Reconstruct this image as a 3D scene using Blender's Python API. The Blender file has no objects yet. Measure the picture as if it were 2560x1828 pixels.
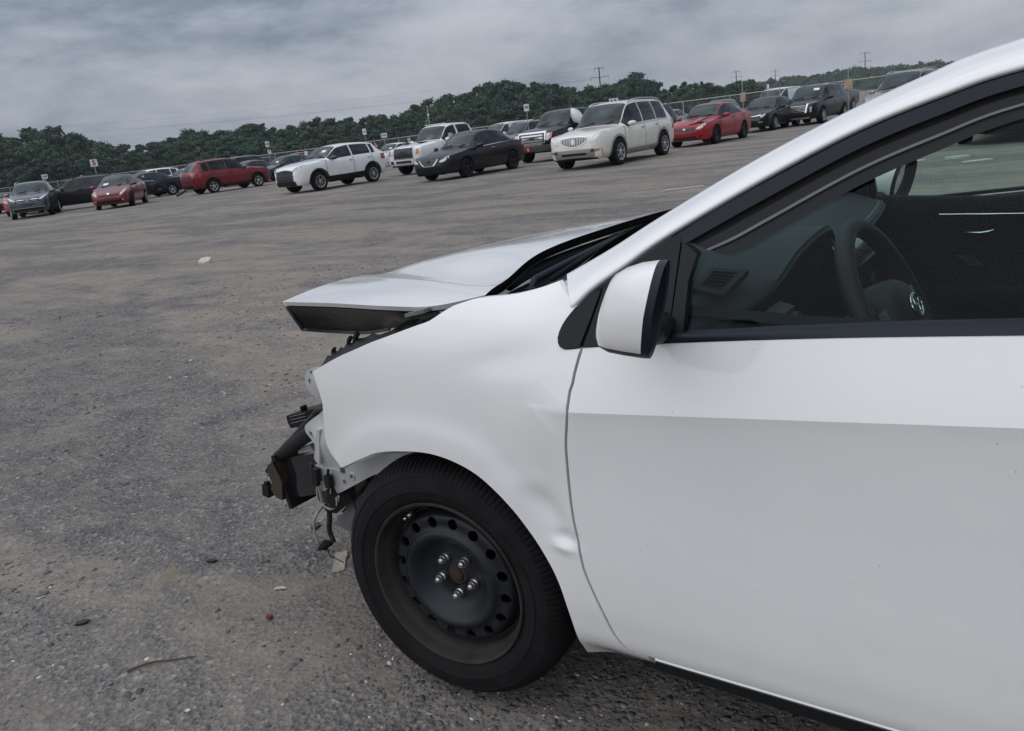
import bpy, bmesh, math, random
import numpy as np
from mathutils import Vector, Matrix, geometry
from mathutils.bvhtree import BVHTree

random.seed(7); rng = np.random.default_rng(11)
R = math.radians
scene = bpy.context.scene
COL = scene.collection

# ------------------------------------------------------------------ camera
yaw, pitch, roll = -0.6459, 0.2723, 0.1201
fw = Vector((math.sin(yaw)*math.cos(pitch), math.cos(yaw)*math.cos(pitch), -math.sin(pitch)))
r0 = Vector((math.cos(yaw), -math.sin(yaw), 0)); u0 = r0.cross(fw)
cr, sr = math.cos(roll), math.sin(roll)
rt = cr*r0 - sr*u0; up = sr*r0 + cr*u0
cam_d = bpy.data.cameras.new('camera'); cam = bpy.data.objects.new('camera', cam_d); COL.objects.link(cam)
m = Matrix((rt, up, -fw)).transposed().to_4x4(); m.translation = Vector((1.2196, -1.2244, 1.2984))
cam.matrix_world = m
cam_d.sensor_width = 36.0; cam_d.lens = 36*2083.7/2560; cam_d.clip_start = .02; cam_d.clip_end = 6000
scene.camera = cam

# ------------------------------------------------------------------ sky and light (overcast)
SUN_EL, SUN_AZ = 60, 200          # degrees; azimuth counted clockwise from +Y
w = bpy.data.worlds.new('World'); scene.world = w; w.use_nodes = True
nt = w.node_tree; nt.nodes.clear()
N = lambda t, **k: (lambda n: ([setattr(n, a, b) for a, b in k.items()], n)[1])(nt.nodes.new(t))
out = N('ShaderNodeOutputWorld'); bg = N('ShaderNodeBackground'); bg.inputs[1].default_value = 0.1
sky = N('ShaderNodeTexSky'); sky.sky_type = 'NISHITA'; sky.sun_disc = False
sky.sun_elevation = R(SUN_EL); sky.sun_rotation = R(SUN_AZ); sky.air_density = 1.2; sky.dust_density = 3
tc = N('ShaderNodeTexCoord'); sep = N('ShaderNodeSeparateXYZ'); nt.links.new(tc.outputs['Generated'], sep.inputs[0])
# project the view direction on a flat cloud deck
zc = N('ShaderNodeMath', operation='MAXIMUM'); nt.links.new(sep.outputs[2], zc.inputs[0]); zc.inputs[1].default_value = 0.0
za = N('ShaderNodeMath', operation='ADD'); nt.links.new(zc.outputs[0], za.inputs[0]); za.inputs[1].default_value = .17
dx = N('ShaderNodeMath', operation='DIVIDE'); nt.links.new(sep.outputs[0], dx.inputs[0]); nt.links.new(za.outputs[0], dx.inputs[1])
dy = N('ShaderNodeMath', operation='DIVIDE'); nt.links.new(sep.outputs[1], dy.inputs[0]); nt.links.new(za.outputs[0], dy.inputs[1])
cmb = N('ShaderNodeCombineXYZ'); nt.links.new(dx.outputs[0], cmb.inputs[0]); nt.links.new(dy.outputs[0], cmb.inputs[1])
mp = N('ShaderNodeMapping'); nt.links.new(tc.outputs['Generated'], mp.inputs[0]); mp.inputs['Rotation'].default_value = (0, 0, R(-20)); mp.inputs['Scale'].default_value = (1.0, 1.0, 2.9)
mp.inputs['Location'].default_value = (3.1, 7.7, 0)
n1 = N('ShaderNodeTexNoise'); n1.inputs['Scale'].default_value = 2.3; n1.inputs['Detail'].default_value = 10; n1.inputs['Roughness'].default_value = .56; n1.inputs['Distortion'].default_value = .35
nt.links.new(mp.outputs[0], n1.inputs['Vector'])
el = N('ShaderNodeValToRGB'); nt.links.new(zc.outputs[0], el.inputs[0]); el.color_ramp.elements[0].color = (.66,)*3+(1,); el.color_ramp.elements[1].color = (.56,)*3+(1,)
for p_, v_ in ((.06, .63), (.14, .51), (.30, .46), (.6, .52)): k = el.color_ramp.elements.new(p_); k.color = (v_, v_, v_, 1)
nf = N('ShaderNodeMath', operation='MULTIPLY_ADD'); nt.links.new(el.outputs[0], nf.inputs[0]); nf.inputs[1].default_value = 1.0
n3_ = N('ShaderNodeTexNoise'); n3_.inputs['Scale'].default_value = 6.5; n3_.inputs['Detail'].default_value = 8; n3_.inputs['Roughness'].default_value = .6; nt.links.new(mp.outputs[0], n3_.inputs['Vector'])
nm_ = N('ShaderNodeMix', data_type='FLOAT'); nm_.inputs[0].default_value = .33; nt.links.new(n1.outputs['Fac'], nm_.inputs[2]); nt.links.new(n3_.outputs['Fac'], nm_.inputs[3])
nk_ = N('ShaderNodeMath', operation='MULTIPLY_ADD'); nt.links.new(nm_.outputs[0], nk_.inputs[0]); nk_.inputs[1].default_value = 1.45; nk_.inputs[2].default_value = -.225
n2_ = N('ShaderNodeMath', operation='SUBTRACT'); nt.links.new(nk_.outputs[0], n2_.inputs[0]); n2_.inputs[1].default_value = .5; nt.links.new(n2_.outputs[0], nf.inputs[2])
rp = N('ShaderNodeValToRGB'); nt.links.new(nf.outputs[0], rp.inputs[0])
e = rp.color_ramp.elements
e[0].position = .33; e[0].color = (.135, .166, .215, 1)
e[1].position = .70; e[1].color = (.43, .46, .515, 1)
for p, c in ((.43, (.185, .222, .280, 1)), (.52, (.285, .318, .372, 1)), (.60, (.36, .39, .445, 1))):
    k = e.new(p); k.color = c
# overcast luminance law: the deck is brighter towards the zenith
zr = N('ShaderNodeMapRange'); nt.links.new(zc.outputs[0], zr.inputs[0])
zr.inputs[1].default_value = .0; zr.inputs[2].default_value = 1.0; zr.inputs[3].default_value = 10.0; zr.inputs[4].default_value = 19.0
vm = N('ShaderNodeVectorMath', operation='SCALE'); nt.links.new(rp.outputs[0], vm.inputs[0]); nt.links.new(zr.outputs[0], vm.inputs[3])
mx = N('ShaderNodeMix', data_type='RGBA'); mx.inputs[0].default_value = .93
nt.links.new(sky.outputs[0], mx.inputs[6]); nt.links.new(vm.outputs[0], mx.inputs[7])
nt.links.new(mx.outputs[2], bg.inputs[0]); nt.links.new(bg.outputs[0], out.inputs[0])
sd = bpy.data.lights.new('sun', 'SUN'); sd.energy = 1.5; sd.angle = R(115); sd.color = (1, .97, .93)
so = bpy.data.objects.new('sun', sd); COL.objects.link(so)
sv = Vector((math.sin(R(SUN_AZ))*math.cos(R(SUN_EL)), math.cos(R(SUN_AZ))*math.cos(R(SUN_EL)), math.sin(R(SUN_EL))))
so.rotation_euler = sv.to_track_quat('Z', 'Y').to_euler(); so.location = sv*50
vs = scene.view_settings; vs.view_transform = 'Standard'; vs.look = 'None'; vs.gamma = 1; vs.exposure = 0.12; vs.use_curve_mapping = False
scene.render.engine = 'CYCLES'
scene.cycles.max_bounces = 8; scene.cycles.transparent_max_bounces = 16; scene.cycles.use_denoising = True

# ------------------------------------------------------------------ helpers
def tag(o, label=None, cat=None, group=None, kind=None):
    if label: o['label'] = label
    if cat: o['category'] = cat
    if group: o['group'] = group
    if kind: o['kind'] = kind
    return o
def empty(name, loc=(0, 0, 0), rz=0, label=None, cat=None, group=None):
    o = bpy.data.objects.new(name, None); COL.objects.link(o); o.location = loc; o.rotation_euler = (0, 0, rz); o.empty_display_size = .2
    return tag(o, label, cat, group)
def link(name, me, parent=None, mat=None):
    o = bpy.data.objects.new(name, me); COL.objects.link(o)
    if mat is not None and len(me.materials) == 0: me.materials.append(mat)
    if parent: o.parent = parent
    return o
def mesh(name, V, F, mat, parent=None, smooth=False, sharp=None):
    me = bpy.data.meshes.new(name); me.from_pydata([tuple(v) for v in V], [], [tuple(f) for f in F]); me.update()
    if smooth:
        me.polygons.foreach_set('use_smooth', [True]*len(me.polygons))
        if sharp: me.set_sharp_from_angle(angle=R(sharp))
    return link(name, me, parent, mat)
class MB:
    """collects simple shapes into one mesh"""
    def __init__(s): s.V = []; s.F = []
    def add(s, V, F):
        n = len(s.V); s.V += [tuple(v) for v in V]; s.F += [tuple(i+n for i in f) for f in F]; return s
    def box(s, c, d, rot=None, b=0.0):
        hx, hy, hz = d[0]/2, d[1]/2, d[2]/2
        P = [Vector((x, y, z)) for x in (-hx, hx) for y in (-hy, hy) for z in (-hz, hz)]
        if rot is not None: P = [rot @ p for p in P]
        P = [p+Vector(c) for p in P]
        return s.add(P, [(0, 1, 3, 2), (4, 6, 7, 5), (0, 4, 5, 1), (2, 3, 7, 6), (0, 2, 6, 4), (1, 5, 7, 3)])
    def tube(s, P, r, n=8, cap=True, r2=None):
        P = [Vector(p) for p in P]; k = len(P); V = []; F = []
        prev = None
        for i, p in enumerate(P):
            d = (P[min(i+1, k-1)]-P[max(i-1, 0)]).normalized()
            if prev is None:
                a = Vector((0, 0, 1)) if abs(d.z) < .9 else Vector((1, 0, 0)); u = d.cross(a).normalized()
            else:
                u = (prev-d*prev.dot(d)).normalized()
            prev = u; v = d.cross(u)
            rr = r if r2 is None else r+(r2-r)*i/max(1, k-1)
            for j in range(n):
                t = 2*math.pi*j/n; V.append(p+u*rr*math.cos(t)+v*rr*math.sin(t))
        for i in range(k-1):
            for j in range(n):
                F.append((i*n+j, i*n+(j+1) % n, (i+1)*n+(j+1) % n, (i+1)*n+j))
        if cap: F += [tuple(reversed(range(n))), tuple(range((k-1)*n, k*n))]
        return s.add(V, F)
    def grid(s, rows):
        n = len(s.V); h = len(rows); wd = len(rows[0])
        for r in rows: s.V += [tuple(p) for p in r]
        for i in range(h-1):
            for j in range(wd-1): s.F.append((n+i*wd+j, n+i*wd+j+1, n+(i+1)*wd+j+1, n+(i+1)*wd+j))
        return s
    def prism(s, poly, a, b, f):
        """poly 2D, f(u,v,t)->3D, extruded from t=a to t=b"""
        n = len(poly); V = [f(u, v, a) for u, v in poly]+[f(u, v, b) for u, v in poly]
        F = [tuple(reversed(range(n))), tuple(range(n, 2*n))]+[(i, (i+1) % n, n+(i+1) % n, n+i) for i in range(n)]
        return s.add(V, F)
    def lathe(s, prof, n, f, close=False):
        """prof list (r,h); f(x,y,h)->3D"""
        k = len(prof); V = []; F = []
        for r, h in prof:
            for j in range(n):
                t = 2*math.pi*j/n; V.append(f(r*math.cos(t), r*math.sin(t), h))
        for i in range(k-1):
            for j in range(n): F.append((i*n+j, i*n+(j+1) % n, (i+1)*n+(j+1) % n, (i+1)*n+j))
        return s.add(V, F)
    def build(s, name, mat=None, parent=None, smooth=False, sharp=None): return mesh(name, s.V, s.F, mat, parent, smooth, sharp)
def sm(a, b, x):
    t = max(0, min(1, (x-a)/(b-a))); return t*t*(3-2*t)
def pw(c, z):
    """smooth curve through control points (x,y)"""
    if z <= c[0][0]: return c[0][1]+(z-c[0][0])*(c[1][1]-c[0][1])/(c[1][0]-c[0][0])
    if z >= c[-1][0]: return c[-1][1]+(z-c[-1][0])*(c[-1][1]-c[-2][1])/(c[-1][0]-c[-2][0])
    n = len(c)
    for i in range(n-1):
        if z <= c[i+1][0]:
            h = c[i+1][0]-c[i][0]; t = (z-c[i][0])/h
            d = lambda k: (c[k+1][1]-c[k][1])/(c[k+1][0]-c[k][0])
            m0 = d(i) if i == 0 else .5*(d(i-1)+d(i)); m1 = d(i) if i == n-2 else .5*(d(i)+d(i+1))
            t2 = t*t; t3 = t2*t
            return (2*t3-3*t2+1)*c[i][1]+(t3-2*t2+t)*h*m0+(-2*t3+3*t2)*c[i+1][1]+(t3-t2)*h*m1
def mono(c, x):
    """monotone curve, no overshoot"""
    if x <= c[0][0]: return c[0][1]
    if x >= c[-1][0]: return c[-1][1]
    n = len(c); d = [(c[k+1][1]-c[k][1])/(c[k+1][0]-c[k][0]) for k in range(n-1)]
    def sl(k):
        if k == 0: return d[0]
        if k == n-1: return d[-1]
        return 0 if d[k-1]*d[k] <= 0 else 2*d[k-1]*d[k]/(d[k-1]+d[k])
    for i in range(n-1):
        if x <= c[i+1][0]:
            h = c[i+1][0]-c[i][0]; t = (x-c[i][0])/h; t2 = t*t; t3 = t2*t
            return (2*t3-3*t2+1)*c[i][1]+(t3-2*t2+t)*h*sl(i)+(-2*t3+3*t2)*c[i+1][1]+(t3-t2)*h*sl(i+1)
def resample(P, d):
    out = []
    for a, b in zip(P[:-1], P[1:]):
        L = math.dist(a, b); n = max(1, round(L/d))
        for i in range(n): out.append(tuple(a[k]+(b[k]-a[k])*i/n for k in range(len(a))))
    out.append(tuple(P[-1])); return out
def smooth_line(P, d):
    """Catmull-Rom through points, resampled"""
    Q = []
    for i in range(len(P)-1):
        p0 = P[max(i-1, 0)]; p1 = P[i]; p2 = P[i+1]; p3 = P[min(i+2, len(P)-1)]
        n = max(1, round(math.dist(p1, p2)/d))
        for k in range(n):
            t = k/n
            Q.append(tuple(.5*((2*b)+(c-a)*t+(2*a-5*b+4*c-e)*t*t+(3*b-a-3*c+e)*t**3) for a, b, c, e in zip(p0, p1, p2, p3)))
    Q.append(tuple(P[-1])); return Q

# ------------------------------------------------------------------ materials
def mat(name, col, rough=.5, metal=0, coat=0, spec=.5, var=0, vscale=8, bump=0, bscale=60, emit=None):
    m = bpy.data.materials.new(name); m.use_nodes = True; t = m.node_tree; b = t.nodes['Principled BSDF']
    b.inputs['Base Color'].default_value = (*col, 1); b.inputs['Roughness'].default_value = rough; b.inputs['Metallic'].default_value = metal
    b.inputs['Coat Weight'].default_value = coat; b.inputs['Coat Roughness'].default_value = .04; b.inputs['Specular IOR Level'].default_value = spec
    tcn = t.nodes.new('ShaderNodeTexCoord')
    if var:
        n = t.nodes.new('ShaderNodeTexNoise'); n.inputs['Scale'].default_value = vscale; n.inputs['Detail'].default_value = 6
        t.links.new(tcn.outputs['Object'], n.inputs['Vector'])
        r = t.nodes.new('ShaderNodeValToRGB'); t.links.new(n.outputs['Fac'], r.inputs[0])
        r.color_ramp.elements[0].position = .3; r.color_ramp.elements[1].position = .7
        r.color_ramp.elements[0].color = (*[max(0, c*(1-var)) for c in col], 1); r.color_ramp.elements[1].color = (*[min(1, c*(1+var)) for c in col], 1)
        t.links.new(r.outputs[0], b.inputs['Base Color'])
        mr = t.nodes.new('ShaderNodeMapRange'); t.links.new(n.outputs['Fac'], mr.inputs[0]); mr.inputs[3].default_value = rough*.8; mr.inputs[4].default_value = min(1, rough*1.25)
        t.links.new(mr.outputs[0], b.inputs['Roughness'])
    if bump:
        n2 = t.nodes.new('ShaderNodeTexNoise'); n2.inputs['Scale'].default_value = bscale; n2.inputs['Detail'].default_value = 4
        t.links.new(tcn.outputs['Object'], n2.inputs['Vector'])
        bp = t.nodes.new('ShaderNodeBump'); bp.inputs['Strength'].default_value = bump; bp.inputs['Distance'].default_value = .01
        t.links.new(n2.outputs['Fac'], bp.inputs['Height']); t.links.new(bp.outputs[0], b.inputs['Normal'])
    return m
def glass_mat(name, tint, gl=.05, base=.03):
    m = bpy.data.materials.new(name); m.use_nodes = True; t = m.node_tree; t.nodes.clear()
    o = t.nodes.new('ShaderNodeOutputMaterial'); tr = t.nodes.new('ShaderNodeBsdfTransparent'); tr.inputs[0].default_value = (*tint, 1)
    g = t.nodes.new('ShaderNodeBsdfGlossy'); g.inputs['Roughness'].default_value = .01; g.inputs[0].default_value = (.9, .95, 1, 1)
    ge = t.nodes.new('ShaderNodeNewGeometry'); dt = t.nodes.new('ShaderNodeVectorMath'); dt.operation = 'DOT_PRODUCT'; t.links.new(ge.outputs['Normal'], dt.inputs[0]); t.links.new(ge.outputs['Incoming'], dt.inputs[1])
    def mth(op, a_, b_=None):
        q = t.nodes.new('ShaderNodeMath'); q.operation = op
        for k, v in enumerate((a_, b_)):
            if v is None: continue
            if isinstance(v, (int, float)): q.inputs[k].default_value = v
            else: t.links.new(v, q.inputs[k])
        return q.outputs[0]
    f = mth('ADD', mth('MULTIPLY', mth('POWER', mth('SUBTRACT', 1.0, mth('ABSOLUTE', dt.outputs['Value'])), 5.0), .92), base)
    mx = t.nodes.new('ShaderNodeMixShader'); t.links.new(f, mx.inputs[0]); t.links.new(tr.outputs[0], mx.inputs[1]); t.links.new(g.outputs[0], mx.inputs[2]); t.links.new(mx.outputs[0], o.inputs[0])
    return m
M = {}
def paint(name, col, metal=0.0, rough=.35, coat=1.0):
    if name not in M:
        M[name] = mat(name, col, rough, metal, coat, spec=.25, var=.06, vscale=3)
    return M[name]
M['dark_glass'] = mat('dark_glass', (.026, .042, .046), .04, spec=.30, var=.95, vscale=1.7)
M['side_glass'] = mat('side_glass', (.014, .021, .026), .04, spec=.28, var=.95, vscale=2.2)
M['black_plastic'] = mat('black_plastic', (.012, .0125, .014), .6, spec=.25)
M['black_gloss'] = mat('black_gloss', (.012, .013, .017), .13, coat=.5)
M['rubber'] = mat('rubber', (.011, .011, .012), .8, spec=.15, var=.3, vscale=20)
M['chrome'] = mat('chrome', (.62, .63, .65), .12, 1)
M['alloy'] = mat('alloy', (.55, .56, .58), .28, .85)
M['dark_alloy'] = mat('dark_alloy', (.035, .036, .04), .35, .6)
M['lamp_clear'] = mat('lamp_clear', (.50, .53, .56), .08, .25, 1)
M['lamp_yellowed'] = mat('lamp_yellowed', (.58, .50, .28), .2, 0, .6)
M['lamp_dark'] = mat('lamp_dark', (.06, .07, .085), .08, .3, 1)
M['lamp_red'] = mat('lamp_red', (.30, .012, .016), .12, 0, 1)
M['lamp_amber'] = mat('lamp_amber', (.55, .17, .035), .15, 0, 1)
M['arch'] = mat('arch_liner', (.008, .008, .009), .9)
M['seam'] = mat('seam', (.006, .006, .007), .8)
M['paper'] = mat('paper', (.78, .79, .80), .7)
M['plate'] = mat('plate', (.05, .05, .055), .4)
# ------------------------------------------------------------------ ground
def vnoise(x, y, s, seed):
    """value noise on numpy arrays"""
    g = np.random.default_rng(seed).random((256, 256)); x = x/s; y = y/s
    i = np.floor(x).astype(int); j = np.floor(y).astype(int); fx = x-i; fy = y-j
    fx = fx*fx*(3-2*fx); fy = fy*fy*(3-2*fy)
    a = g[i % 256, j % 256]; b = g[(i+1) % 256, j % 256]; c = g[i % 256, (j+1) % 256]; d = g[(i+1) % 256, (j+1) % 256]
    return (a*(1-fx)+b*fx)*(1-fy)+(c*(1-fx)+d*fx)*fy-.5
def ground_z(x, y):
    x = np.asarray(x, float); y = np.asarray(y, float)
    near = np.exp(-((np.hypot(x, y))/14)**2)
    z = .030*vnoise(x+.6*y, y-.3*x, 1.7, 1)+.016*vnoise(x, y, .45, 2)+.009*vnoise(x, y, .16, 3)*near+.005*vnoise(x, y, .07, 4)*near
    rut = .018*np.sin((x*.25+y*1.0)*2.1+2*vnoise(x, y, 3.5, 5))*np.clip((y-1.5)/2, 0, 1)*near
    return (z+rut)*np.clip(1.2-np.hypot(x, y)/90, .0, 1)-.012
def axis(lo, hi, d, far):
    a = list(np.arange(lo, hi, d)); s = d; p = hi; R_ = []
    while p < far: R_.append(p); s *= 1.09; p += s
    s = d; p = lo; L_ = []
    while p > -far: s *= 1.09; p -= s; L_.append(p)
    return np.array(L_[::-1]+a+R_)
gx = axis(-4.5, 2.6, .035, 1500); gy = axis(-1.6, 4.0, .035, 1500)
X, Y = np.meshgrid(gx, gy); Z = ground_z(X, Y)
nx, ny = len(gx), len(gy)
V = np.stack([X.ravel(), Y.ravel(), Z.ravel()], 1)
idx = np.arange(nx*ny).reshape(ny, nx)
F = np.stack([idx[:-1, :-1].ravel(), idx[:-1, 1:].ravel(), idx[1:, 1:].ravel(), idx[1:, :-1].ravel()], 1)
def np_mesh(name, V, F, mat_, smooth=True):
    me = bpy.data.meshes.new(name); k = F.shape[1]
    me.vertices.add(len(V)); me.vertices.foreach_set('co', V.astype(np.float32).ravel())
    me.loops.add(F.size); me.loops.foreach_set('vertex_index', F.astype(np.int32).ravel())
    me.polygons.add(len(F)); me.polygons.foreach_set('loop_start', np.arange(0, F.size, k, dtype=np.int32)); me.polygons.foreach_set('loop_total', np.full(len(F), k, dtype=np.int32))
    if smooth: me.polygons.foreach_set('use_smooth', np.ones(len(F), bool))
    me.update(calc_edges=True); me.validate(); me.materials.append(mat_); return me
def gravel_mat():
    m = bpy.data.materials.new('gravel_ground'); m.use_nodes = True; t = m.node_tree; b = t.nodes['Principled BSDF']
    L = t.links.new; nd = t.nodes.new
    g = nd('ShaderNodeNewGeometry')
    def noise(scale, det, rough=.55, dist=0, stretch=None):
        n = nd('ShaderNodeTexNoise'); n.inputs['Scale'].default_value = scale; n.inputs['Detail'].default_value = det; n.inputs['Roughness'].default_value = rough; n.inputs['Distortion'].default_value = dist
        if stretch:
            mp = nd('ShaderNodeMapping'); mp.inputs['Rotation'].default_value = (0, 0, R(stretch[0])); mp.inputs['Scale'].default_value = (stretch[1], stretch[2], 1)
            L(g.outputs['Position'], mp.inputs[0]); L(mp.outputs[0], n.inputs['Vector'])
        else: L(g.outputs['Position'], n.inputs['Vector'])
        return n
    def ramp(src, stops):
        r = nd('ShaderNodeValToRGB'); L(src, r.inputs[0]); e = r.color_ramp.elements
        e[0].position, e[0].color = stops[0][0], (*stops[0][1], 1); e[1].position, e[1].color = stops[-1][0], (*stops[-1][1], 1)
        for p, c in stops[1:-1]: k = e.new(p); k.color = (*c, 1)
        return r
    def mixc(f, a, c, mode='MIX'):
        x = nd('ShaderNodeMix'); x.data_type = 'RGBA'; x.blend_type = mode
        if isinstance(f, float): x.inputs[0].default_value = f
        else: L(f, x.inputs[0])
        L(a, x.inputs[6]); L(c, x.inputs[7]); return x.outputs[2]
    # dirt and crushed stone in patches, drawn out along the wheel tracks
    patch = noise(.55, 9, .62, .4, (8, .55, 1.25)); pf = ramp(patch.outputs['Fac'], [(.42, (0, 0, 0)), (.48, (.30, .30, .30)), (.55, (1, 1, 1))])
    patch2 = noise(3.2, 8, .65); p2 = ramp(patch2.outputs['Fac'], [(.38, (0, 0, 0)), (.62, (1, 1, 1))])
    pm = nd('ShaderNodeMath'); pm.operation = 'MULTIPLY_ADD'; L(p2.outputs[0], pm.inputs[0]); pm.inputs[1].default_value = .42; 
    ph = nd('ShaderNodeMath'); ph.operation = 'MULTIPLY'; L(pf.outputs[0], ph.inputs[0]); ph.inputs[1].default_value = .55; L(ph.outputs[0], pm.inputs[2]); pm.use_clamp = True
    dn = noise(26, 8, .7); dirt = ramp(dn.outputs['Fac'], [(.25, (.152, .131, .108)), (.5, (.217, .189, .158)), (.75, (.288, .254, .216))])
    vo = nd('ShaderNodeTexVoronoi'); vo.inputs['Scale'].default_value = 62; L(g.outputs['Position'], vo.inputs['Vector'])
    vs_ = nd('ShaderNodeSeparateColor'); L(vo.outputs['Color'], vs_.inputs[0])
    stone = ramp(vs_.outputs[0], [(.0, (.050, .053, .060)), (.35, (.098, .102, .112)), (.7, (.150, .149, .150)), (.9, (.22, .205, .185)), (1, (.42, .40, .37))])
    vo2 = nd('ShaderNodeTexVoronoi'); vo2.inputs['Scale'].default_value = 150; L(g.outputs['Position'], vo2.inputs['Vector'])
    v2 = nd('ShaderNodeSeparateColor'); L(vo2.outputs['Color'], v2.inputs[0])
    stone2 = ramp(v2.outputs[1], [(.0, (.045, .047, .054)), (.5, (.112, .113, .118)), (1, (.24, .225, .20))])
    sc_ = mixc(.5, stone.outputs[0], stone2.outputs[0])
    base = mixc(pm.outputs[0], dirt.outputs[0], sc_)
    # broad tone drift
    bt = noise(.09, 5); tone = ramp(bt.outputs['Fac'], [(.3, (1.02, 1.03, 1.06)), (.7, (1.18, 1.17, 1.16))])
    base = mixc(1.0, base, tone.outputs[0], 'MULTIPLY')
    sp1 = noise(7.5, 12, .78, 0, (8, .7, 1.3)); spk = ramp(sp1.outputs['Fac'], [(.30, (.66, .67, .70)), (.46, (.98, .98, .99)), (.60, (1.06, 1.05, 1.04)), (.74, (1.40, 1.36, 1.30))])
    base = mixc(1.0, base, spk.outputs[0], 'MULTIPLY')
    # wheel tracks: long faint darker and lighter lines
    tr1 = noise(1.1, 4, .5, .6, (12, .10, 2.2)); trk = ramp(tr1.outputs['Fac'], [(.40, (.95, .95, .96)), (.50, (1.02, 1.02, 1.02)), (.62, (1.08, 1.075, 1.07))])
    base = mixc(1.0, base, trk.outputs[0], 'MULTIPLY')
    L(base, b.inputs['Base Color']); b.inputs['Roughness'].default_value = .9; b.inputs['Specular IOR Level'].default_value = .25
    h = nd('ShaderNodeMath'); h.operation = 'MULTIPLY'; L(vo.outputs['Distance'], h.inputs[0]); L(pm.outputs[0], h.inputs[1])
    h2 = nd('ShaderNodeMath'); h2.operation = 'MULTIPLY_ADD'; L(dn.outputs['Fac'], h2.inputs[0]); h2.inputs[1].default_value = .5; L(h.outputs[0], h2.inputs[2])
    bp = nd('ShaderNodeBump'); bp.inputs['Strength'].default_value = 1.0; bp.inputs['Distance'].default_value = .016; L(h2.outputs[0], bp.inputs['Height']); L(bp.outputs[0], b.inputs['Normal'])
    return m
M['gravel'] = gravel_mat()
tag(link('ground', np_mesh('ground', V, F, M['gravel'])), kind='structure')

# loose crushed stone lying on the lot, densest near the camera
def stone_mat():
    m = bpy.data.materials.new('loose_stone'); m.use_nodes = True; t = m.node_tree; b = t.nodes['Principled BSDF']
    a = t.nodes.new('ShaderNodeAttribute'); a.attribute_name = 'tone'; r = t.nodes.new('ShaderNodeValToRGB'); t.links.new(a.outputs['Fac'], r.inputs[0])
    e = r.color_ramp.elements; e[0].position = 0; e[0].color = (.060, .064, .072, 1); e[1].position = 1; e[1].color = (.55, .52, .46, 1)
    for p, c in ((.35, (.105, .108, .116, 1)), (.60, (.155, .150, .146, 1)), (.80, (.205, .178, .150, 1)), (.93, (.28, .24, .20, 1))):
        k = e.new(p); k.color = c
    t.links.new(r.outputs[0], b.inputs['Base Color']); b.inputs['Roughness'].default_value = .85; return m
M['stone'] = stone_mat()
def scatter_stones(n):
    # denser towards the camera: sample by ground distance and bearing within a wide view sector
    d = 1.15+9.5*rng.random(n)**1.9; a = yaw+(rng.random(n)-.5)*2.3
    px = 1.2196+d*np.sin(a); py = -1.2244+d*np.cos(a)
    dens = vnoise(px*1.0+.35*py, py*1.5, .55, 21)+.6*vnoise(px, py, .18, 22)+.5*vnoise(px, py, 1.6, 23)
    keep = (rng.random(n) < np.clip(.5+2.2*dens, .12, 1))
    inside = (px > -.35) & (px < 3.5) & (py > .35) & (py < 1.5)
    keep &= ~(inside & (rng.random(n) < .8))
    px, py, d = px[keep], py[keep], d[keep]; n = len(px)
    size = np.clip(.0022*np.exp(.62*rng.standard_normal(n)), .0009, .0095)*(1+.06*d)
    base = np.array([(1, 0, 0), (-1, 0, 0), (0, 1, 0), (0, -1, 0), (.62, .62, .75), (-.66, .58, .7), (-.55, -.66, .8), (.6, -.6, .7)], float)
    faces = np.array([(4, 0, 2), (4, 2, 5), (5, 2, 1), (5, 1, 6), (6, 1, 3), (6, 3, 7), (7, 3, 0), (7, 0, 4), (4, 5, 6), (4, 6, 7)])
    Vb = base[None]*(1+.5*(rng.random((n, 8, 3))-.5))
    Vb *= np.stack([size*(1+.7*rng.random(n)), size*(.8+.4*rng.random(n)), size*(.22+.38*rng.random(n))], 1)[:, None, :]
    th = rng.random(n)*6.283; c, s = np.cos(th), np.sin(th)
    tl = (rng.random(n)-.5)*.7
    x = Vb[..., 0]*c[:, None]-Vb[..., 1]*s[:, None]; y = Vb[..., 0]*s[:, None]+Vb[..., 1]*c[:, None]; z = Vb[..., 2]+x*tl[:, None]
    Vw = np.stack([x+px[:, None], y+py[:, None], z+(ground_z(px, py)-.0006)[:, None]], 2).reshape(-1, 3)
    Fw = (faces[None]+(np.arange(n)*8)[:, None, None]).reshape(-1, 3)
    me = np_mesh('loose_gravel', Vw, Fw, M['stone'], False)
    tone = np.clip(.42+.22*rng.standard_normal(n), 0, 1); wh = rng.random(n); tone[wh < .02] = 1
    at = me.attributes.new('tone', 'FLOAT', 'POINT'); at.data.foreach_set('value', np.repeat(tone, 8).astype(np.float32))
    return tag(link('loose_gravel', me), 'loose grey crushed stone and slate chips over the dirt lot', 'gravel', kind='stuff')
scatter_stones(240000)

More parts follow.
